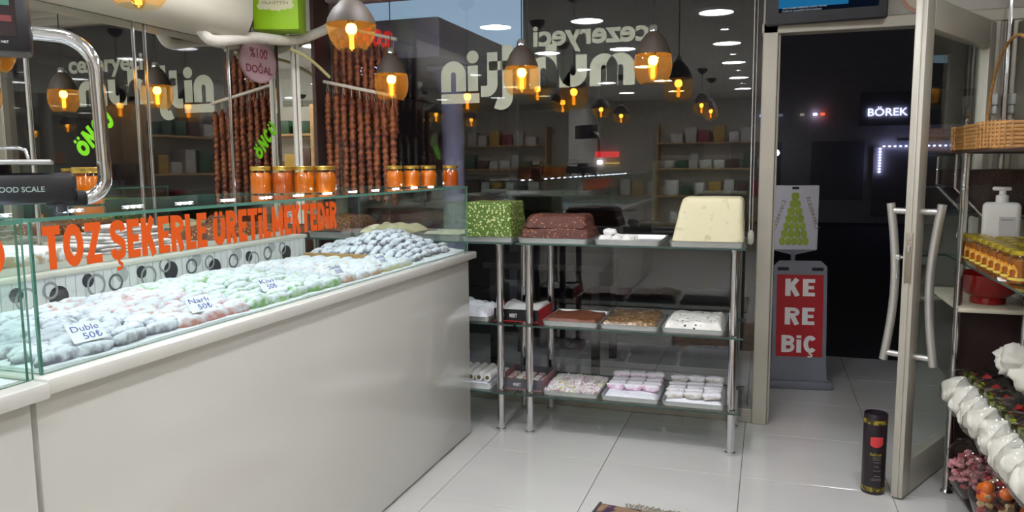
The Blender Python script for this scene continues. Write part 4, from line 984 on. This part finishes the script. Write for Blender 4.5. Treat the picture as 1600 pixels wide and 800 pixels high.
# bulk bin with sloped glass front and its wicker basket on top
t = thing('candy_bin', 'glass and chrome bulk bin with sloping front full of dark sweets', 'bin', (.855, 3.685, 1.14))
MB().prism([(-.14, .12), (-.14, .25), (.14, .25), (.14, .0), (-.03, .0)], -.18, .18, frame_mat(0, 0, 0, (1, 0, 0), (0, 0, 1))).build('glass_body', M_clear, t)
MB().prism([(-.125, .13), (-.125, .19), (.125, .19), (.125, .012), (-.022, .012)], -.168, .168, frame_mat(0, 0, 0, (1, 0, 0), (0, 0, 1))).build('sweets_fill', mat('dark_sweets', (62, 44, 38), .6, bump=.6, bscale=60), t)
e = MB()
for s in (-.18, .18):
    for a, b in (((-.14, .12), (-.14, .25)), ((-.14, .12), (-.03, 0)), ((-.03, 0), (.14, 0))): e.tube([(a[0], s, a[1]), (b[0], s, b[1])], .006, 8)
for a in ((-.14, .12), (-.14, .25), (-.03, 0.)): e.tube([(a[0], -.18, a[1]), (a[0], .18, a[1])], .006, 8)
e.build('chrome_edge', M_chrome, t, 60)
MB().tube([(-.05, -.02, .0), (-.075, .0, -.04), (-.08, .02, -.09), (-.06, .04, -.13), (-.03, .05, -.155)], .008, 10).build('scoop_hook', M_chrome, t, 60)
MB().cyl(.1, .02, -.1695, .0, .008, 10).cyl(.1, -.1, -.1695, .0, .008, 10).build('stand', M_chrome, t, 40)
M_wick = mat('wicker', (168, 122, 66), .6, var=.25, nscale=40, bump=.4)
t = thing('wicker_basket', 'shallow honey-coloured wicker basket with a tall hoop handle', 'basket', (.855, 3.36, 1.4055))
w_, l_ = .14, .33
for k in range(7):
    z = .008+.0135*k; n = 96; pts = []
    for q in range(n+1):
        a = 2*PI*q/n; ca, sa = math.cos(a), math.sin(a); pw = .35
        pts.append((math.copysign(abs(ca)**pw, ca)*(w_+.0006*k)+.0022*math.sin(q*PI/2+k*PI)*(1 if abs(ca) > .9 else 0), math.copysign(abs(sa)**pw, sa)*(l_+.0006*k), z))
    MB().tube(pts, .0064, 6).build('wicker_band', M_wick, t, 60)
stk = MB()
for q in range(40):
    a = 2*PI*q/40; ca, sa = math.cos(a), math.sin(a); x = math.copysign(abs(ca)**.35, ca)*w_; y = math.copysign(abs(sa)**.35, sa)*l_
    stk.tube([(x*1.03, y*1.012, .004), (x*1.05, y*1.02, .098)], .004, 5)
tag(stk.build('stakes', M_wick, t, 60), kind='stuff')
MB().bbox(-w_+.01, w_-.01, -l_+.01, l_-.01, .0005, .01, .003).build('base', M_wick, t)
MB().tube([(.0, l_*math.cos(PI*k/16), .09+.33*math.sin(PI*k/16)) for k in range(17)], .006, 8).build('handle', M_wick, t, 60)
# wrapped white sweets on the lower shelf
M_floss = mat('white_floss', (226, 224, 212), .8, var=.05, nscale=20, bump=.25, bscale=30)
M_label = mat('dark_floral_label', (26, 24, 20), .35, rgb2=(150, 34, 30), thr=.62, nscale=26)
M_leafy = mat('green_gold_label', (40, 46, 18), .35, rgb2=(150, 160, 40), thr=.55, nscale=60)
for k in range(8):
    y = 3.375-.135*k; x = .70; z = .456
    t = thing('floss_bag', 'clear bag of white floss sweets with dark label, %s from the door' % nth[k], 'bag', (x, y, .39+.055*0), R(rr.uniform(-8, 8)), 'bags of white floss sweets')
    b = MB()
    b.blob((.05, 0, .062), .062, .06, .058, 24, 16, .9, .3, 200+k*9, fl=-.06)
    b.blob((.11, .0, .05), .06, .055, .045, 16, 10, .85, .3, 240+k*9, fl=-.048)
    b.blob((.215, rr.uniform(-.01, .01), .105), .07, .06, .045, 18, 10, .85, .3, 300+k*9)
    b.build('floss', M_floss, t, 70)
    lb_ = MB().grid(.088, .20, -.06, .06, 12, 10, lambda x, y: .118+.018*math.cos(y*22)+.03*(x-.06)/.1-.0+.014*noise.noise(Vector((x*40, y*40, k))), skirt=.11)
    lb_.build('label', M_label, t, 60)
    MB().grid(.072, .10, -.052, .052, 6, 8, lambda x, y: .124+.018*math.cos(y*22)+.008*noise.noise(Vector((x*60, y*60, k))), skirt=.115).build('label_trim', M_leafy, t, 60)
    MB().grid(-.01, .28, -.062, .062, 14, 10, lambda x, y: .06+.10*max(0, math.cos(y*22))**.5*min(1, (x+.012)/.05)**.5+.006*noise.noise(Vector((x*50, y*50, k))), skirt=.02).build('wrapper', M_clear, t, 60)
for k in range(3):
    b = MB()
    for q in range(7): b.blob((rr.uniform(-.05, .05), rr.uniform(-.08, .08), .06+rr.uniform(0, .04)), .055, .06, .05, 12, 9, 1, .5, 400+k*9+q, fl=-.06)
    tag(b.build('floss_heap', M_floss, None, 70, (.92, 3.25-.26*k, .545)), 'large white floss heap lying behind the labelled bags, %s' % ('nearest the door', 'middle one', 'farthest from the door')[k], 'sweets')
# cellophane bowls on the bottom shelf
def bowl(x, y, label):
    t = thing('sweet_bowl', label, 'bowl', (x, y, .0855)); 
    MB().lathe([(.0001, .001), (.06, .001), (.1, .05), (.118, .11)], 28, caps=False).build('bowl', M_clear, t, 50)
    MB().lathe([(.12, .11), (.115, .17), (.085, .215), (.03, .235), (.0001, .237)], 28, caps=False).build('cellophane', M_clear, t, 50)
    return t
t = bowl(.80, 3.22, 'cellophane-wrapped bowl of pink crumbly sweets near the floor')
b = MB()
for k in range(260):
    a = rr.uniform(0, 2*PI); r = .1*math.sqrt(rr.random()); z = rr.uniform(.05, .17)*(1-.35*(r/.1)**2)+.02; s = rr.uniform(.008, .014); b.cm = rr.random() < .3 if 0 else int(rr.random() < .3)
    b.blob((r*math.cos(a), r*math.sin(a), z), s, s*.8, s*.7, 6, 4, .7, .4, k)
tag(b.build('pink_sweets', [mat('pink_crumb', (204, 140, 146), .6, var=.15), mat('rose_crumb', (150, 70, 74), .6)], t), kind='stuff')
t = bowl(.82, 2.95, 'cellophane-wrapped bowl of orange balls and mixed sweets near the floor')
for k in range(9):
    a = k*.9+2.6; MB().blob((.075*math.cos(a), .075*math.sin(a), .1+.03*(k % 3)), .022, .022, .022, 12, 8).build('orange_ball', mat('orange_candy', (226, 110, 20), .3), t, 60)
b = MB()
for k in range(160):
    a = rr.uniform(0, 2*PI); r = .085*math.sqrt(rr.random()); z = rr.uniform(.05, .19)*(1-.4*(r/.1)**2)+.01; s = rr.uniform(.01, .017); b.cm = rr.randrange(3); b.blob((r*math.cos(a), r*math.sin(a), z), s, s*.8, s*.7, 6, 4, .7, .4, k)
tag(b.build('mixed_sweets', [mat('brown_candy', (84, 44, 26), .4), mat('cream_candy', (186, 164, 120), .5), mat('red_candy', (160, 44, 44), .4)], t), kind='stuff')
t = bowl(.865, 2.68, 'cellophane-wrapped bowl of amber sweets at the right edge')
b = MB()
for k in range(120):
    a = rr.uniform(0, 2*PI); r = .09*math.sqrt(rr.random()); z = rr.uniform(.05, .19)*(1-.4*(r/.1)**2)+.01; s = rr.uniform(.01, .017); b.blob((r*math.cos(a), r*math.sin(a), z), s, s*.8, s*.7, 6, 4, .7, .4, k)
tag(b.build('amber_sweets', mat('amber_candy', (196, 140, 50), .35, var=.2), t), kind='stuff')

# ================================================================== PAVEMENT SIGNS OUTSIDE
M_sg = mat('grey_sign_plastic', (122, 124, 134), .5, var=.06)
t = thing('pavement_sign', 'grey plastic pavement sign with red panel reading KE RE BİÇ', 'sign', (.205, 4.93, 0), R(8))
Mt = Matrix.Rotation(R(-5), 4, 'X')
MB().prism([(-.185, 0), (.185, 0), (.18, .04), (.165, .06), (.158, .16), (.155, .74), (.12, .775), (-.12, .775), (-.155, .74), (-.158, .16), (-.165, .06), (-.18, .04)], -.018, .018, frame_mat(0, -.03, 0, (1, 0, 0), (0, -math.sin(R(-5)), 1))).build('front_board', M_sg, t, 30)
MB().prism([(-.185, 0), (.185, 0), (.155, .16), (.155, .72), (-.155, .72), (-.155, .16)], -.018, .018, frame_mat(0, .16, 0, (1, 0, 0), (0, -.18, 1))).build('rear_board', M_sg, t, 30)
MB().bbox(-.19, .19, -.09, .22, .0, .05, .012).build('base', M_sg, t, 40)
Mq = frame_mat(0, -.03, 0, (1, 0, 0), (0, -math.sin(R(-5)), 1)) @ Matrix.Translation((0, 0, .019))
MB().bbox(-.135, .135, .19, .69, -.001, .001, .0005, Mq, 1).build('red_panel', M_red, t)
for s, y, w_ in (('KE', .56, .172), ('RE', .385, .172), ('BİÇ', .215, .205)):
    m = MB()
    for v, f in block_text(s, w_, .105, .1): m.add(v, f, Mq @ Matrix.Translation((-w_/2, y, .0012)))
    m.build('lettering', M_ltr, t)
for x in (-.1, .1): MB().bbox(x-.033, x+.033, .715, .735, -.001, .001, .0005, Mq, 1).build('slot', M_black, t)
t = thing('placard', 'white placard with stacked green sweets and sideways lettering above the red sign', 'sign', (.16, 5.02, .80), R(8))
MB().bbox(-.14, .14, -.012, .012, .03, .43, .01).build('board', mat('white_board', (206, 204, 214), .5), t, 40)
MB().prism([(-.14, .035), (0, -.0), (.14, .035)], -.01, .01, frame_mat(0, 0, 0, (1, 0, 0), (0, 0, 1))).build('stand_lip', M_sg, t)
MB().bbox(-.012, .012, -.012, .012, -.8, .02, .003).build('stand_post', M_sg, t)
MB().bbox(-.11, .11, -.08, .08, -.799, -.78, .004).build('stand_base', M_sg, t)
MB().bbox(-.02, .02, -.0132, -.0122, .405, .42, .0004, seg=1).build('slot', M_black, t)
gm = mat('lime_sweet_print', (156, 176, 66), .6, var=.2, nscale=30)
b = MB()
for r_ in range(7):
    wrow = .024+.0112*r_; n = max(1, 1+int(r_*.75))
    for k in range(n): b.blob(((k-(n-1)/2)*wrow*1.9/n, -.0125, .362-.046*r_), wrow*.95/n, .0016, .024, 10, 6, .7)
b.build('printed_sweets', gm, t, 60)
for s_, x, a in ((-1, -.115, 72), (1, .062, -72)):
    v, f = fit_text('İCEZERYECİ', .205, .026, .008, .0006)
    MB().add(v, f, frame_mat(x, -.0126, .14 if s_ < 0 else .355, (math.cos(R(a)), 0, math.sin(R(a))), (-math.sin(R(a)), 0, math.cos(R(a))))).build('lettering', mat('olive_print', (120, 96, 50), .6), t)

# ================================================================== THE STREET
M_col = mat('blue_white_column', (170, 176, 226), .6, var=.04)
t = thing('column', 'slim bluish-white round column outside the window', 'column', (-2.06, 4.93, -.006))
MB().lathe([(.10, 0), (.10, .06), (.078, .1), (.075, 1.82), (.095, 1.88), (.12, 1.93), (.125, 2.0)], 24).build('shaft', M_col, t, 40)
MB().bbox(-.13, .13, -.13, .13, 2.0, 2.03, .005).build('capital', M_col, t)
tag(MB().bbox(-3.4, -1.93, 4.43, 9.0, 2.025, 2.27, .02).build('canopy_beam', mat('mauve_beam', (150, 146, 170), .7), None, 40), 'mauve canopy beam running out over the street', 'beam')
t = thing('lit_billboard', 'pale blue backlit panel high above the street', 'sign', (-3.35, 7.4, 2.2))
MB().bbox(-1.2, 1.05, 0, .08, .0, 1.9, .01).build('frame', M_sg, t)
MB().box(-1.17, 1.02, -.004, -.001, .03, 1.87).build('lit_face', glow('billboard_blue', (176, 208, 236), .62), t)
for y0 in (-.9, .9): MB().bbox(y0-.05, y0+.05, .02, .07, -2.3, 0, .006).build('post', M_sg, t)
# red letters on the beam's end face, small neon board hanging under it
t = thing('facade_sign', 'red illuminated lettering reading EROS on the canopy beam', 'sign', (-2.52, 4.428, 2.05), 0)
m = MB()
for v, f in block_text('EROS', .26, .105, .1, .006): m.add(v, f, frame_mat(0, -.002, .095, (1, 0, -.22), (.22, 0, 1)))
m.build('lettering', glow('neon_red', (226, 40, 36), .75), t)
t = thing('neon_sign', 'small white neon characters hanging under the red letters', 'sign', (-2.50, 4.44, 1.91))
MB().box(-.02, .17, .002, .01, -.01, .113).build('board', mat('night_board', (40, 36, 40), .7), t)
v, f = fit_text('8_JO', .13, .065, .0, .004); MB().add(v, f, frame_mat(.01, 0, .015, (1, 0, 0), (0, 0, 1))).build('lettering', glow('neon_white', (214, 206, 255), 1.2), t)
t = thing('building', 'tall night-dark building across the street with a white BÖREK sign', 'building', (2.2, 20.6, -.1))
MB().box(-5.5, 9, 0, 4, 0, 7).build('wall', mat('dark_facade', (206, 202, 204), .8, var=.08), t)
for k in range(7):
    MB().box(-5+1.9*k, -3.8+1.9*k, -.03, 0, .6, 2.0).build('window', mat('dark_pane', (150, 152, 160), .5), t)
sg = MB().box(-.15, 2.6, -.12, 0, 2.35, 3.15).build('sign_board', mat('night_sign_board', (150, 150, 156), .6), t)
v, f = fit_text('BÖREK', .86, .22, .005, .03); MB().add(v, f, frame_mat(.03, -.14, 2.58, (1, 0, 0), (0, 0, 1))).build('lettering', glow('sign_white', (200, 206, 255), 2.2), sg)
shp = MB().box(.2, 2.6, -.05, 0, .2, 1.85).build('shop_window', mat('shutter', (160, 156, 158), .7), t)
led = glow('street_led', (190, 196, 255), 6.)
for k in range(9): MB().blob((.34, -.1, 1.80-.055*k*1.25), .03, .03, .022, 8, 6).build('led', led, shp)
for k in range(16): MB().blob((.42+.12*k, -.1, 1.86), .03, .03, .018, 8, 6).build('led', led, shp)
for i, (x, z, c, s_) in enumerate(((-2.4, 2.66, (190, 190, 240), 1.2), (-1.95, 2.66, (90, 90, 110), 1.), (-1.15, 2.66, (220, 216, 255), 2.5), (-.98, 2.66, (230, 90, 60), 1.6), (-1.45, 2.66, (130, 120, 110), 1.))):
    MB().bbox(x-.05, x+.05, -.14, -.05, z-.03, z+.03, .015).build('sign_lamp', glow('far_sign_%d' % i, c, s_), t)
t = thing('street_lamp', 'bright white street lamp just right of the door post', 'street lamp', (.165, 19.5, -.1))
MB().blob((0, 0, 1.72), .075, .075, .075, 10, 8).build('lamp_head', glow('street_lamp_white', (240, 244, 255), 9.), t, 60)
MB().cyl(0, .05, 0, 1.72, .03, 10).build('post', M_black, t)
t = thing('building', 'far building with red and white shopfront lights', 'building', (-7.5, 24.5, -.1))
MB().box(-12, 3.9, 0, 4, 0, 7).build('wall', MATS['dark_facade'], t)
for i, (x, z, w_, h, c, s_) in enumerate(((2.6, 1.80, .75, .17, (226, 40, 44), .8), (2.36, 1.55, .16, .13, (255, 250, 240), 3), (2.75, 1.52, .5, .04, (226, 190, 90), .6))):
    MB().bbox(x-w_/2+.0, x+w_/2, -.12, -.02, z-h/2, z+h/2, .03).build('shop_sign', glow('far_shop_%d' % i, c, s_), t)
t = thing('building', 'far low shop row with cold white window lights', 'building', (-1.6, 27, -.1))
MB().box(-1.95, 2.6, 0, 3, 0, 7).build('wall', MATS['dark_facade'], t)
for k in range(14):
    x = -1.2+.19*k; MB().box(x-.05, x+.05, -.05, -.01, 1.1+.1*(k % 3), 1.95-.12*(k % 2)).build('window', glow('far_window', (120, 134, 190), .5), t)
# table and chairs outside in the dark
M_dw = mat('dark_outdoor_furniture', (26, 22, 24), .6)
def out_table(x, y, label):
    t = thing('outdoor_table', label, 'table', (x, y, -.004)); MB().bbox(-.4, .4, -.35, .35, .70, .74, .006).build('tabletop', M_dw, t)
    for sx in (-.34, .34):
        for sy in (-.29, .29): MB().bbox(sx-.025, sx+.025, sy-.025, sy+.025, 0, .70, .004).build('leg', M_dw, t)
out_table(-1.35, 5.0, 'dark wooden table standing outside behind the shelf glass')
out_table(-3.1, 5.05, 'dark wooden table outside beyond the column')

# ================================================================== BACK OF THE SHOP (seen in mirrors and window)
def back_shelf(x, y, rz, w_, label, seed):
    t = thing('wall_shelf_rack', label, 'shelf', (x, y, 0), rz); r2 = random.Random(seed)
    for s in (-w_/2, w_/2-.03): MB().bbox(s, s+.03, -.3, 0, .0, 2.0, .003).build('side_panel', M_wood, t, 40)
    for z in (.4, .85, 1.28, 1.68): MB().bbox(-w_/2+.03, w_/2-.03, -.3, 0, z, z+.025, .003).build('shelf_board', M_wood, t, 40)
    MB().box(-w_/2+.03, w_/2-.03, -.012, 0, 0, 2.0).build('back_panel', mat('pale_back', (196, 188, 170), .6), t)
    Mw = Matrix.Translation((x, y, 0)) @ Matrix.Rotation(rz, 4, 'Z')
    for zi, z in enumerate((.425, .875, 1.305, 1.705)):
        px = -w_/2+.08; k = 0
        while px < w_/2-.2:
            bw = r2.uniform(.1, .2); bh = r2.uniform(.12, .26); c = r2.choice([(196, 190, 180), (150, 40, 40), (60, 90, 60), (190, 150, 60), (210, 206, 200), (90, 60, 44)])
            o = MB().bbox(-bw/2, bw/2, -.22, -.04, 0, bh, .006).build('gift_box', mat('box_%d_%d' % (c[0], c[1]), c, .4), None, 40, Mw @ Vector((px+bw/2, 0, z+.0005)), (0, 0, rz))
            tag(o, '%s gift box, %s on the %s board of the %s rack' % ({196: 'silver grey', 150: 'red', 60: 'green', 190: 'gold', 210: 'white', 90: 'brown'}[c[0]], nth[min(k, 8)], ('lowest', 'second', 'third', 'top')[zi], label.split(' ')[0]+(' back' if 'back' in label else ' right-wall')), 'box', 'gift boxes on the '+label.split(' ')[0]+' rack')
            px += bw+r2.uniform(.02, .07); k += 1
back_shelf(-.5, YB-.0+.005, 0+PI, 2.0, 'wide wooden gift rack against the back wall', 2) if 0 else None
back_shelf(-.6, YB+.003, PI, 2.2, 'wide wooden gift rack against the back wall', 2)
back_shelf(XR-.003, 1.25, -PI/2, 1.7, 'long wooden gift rack along the right wall', 5)
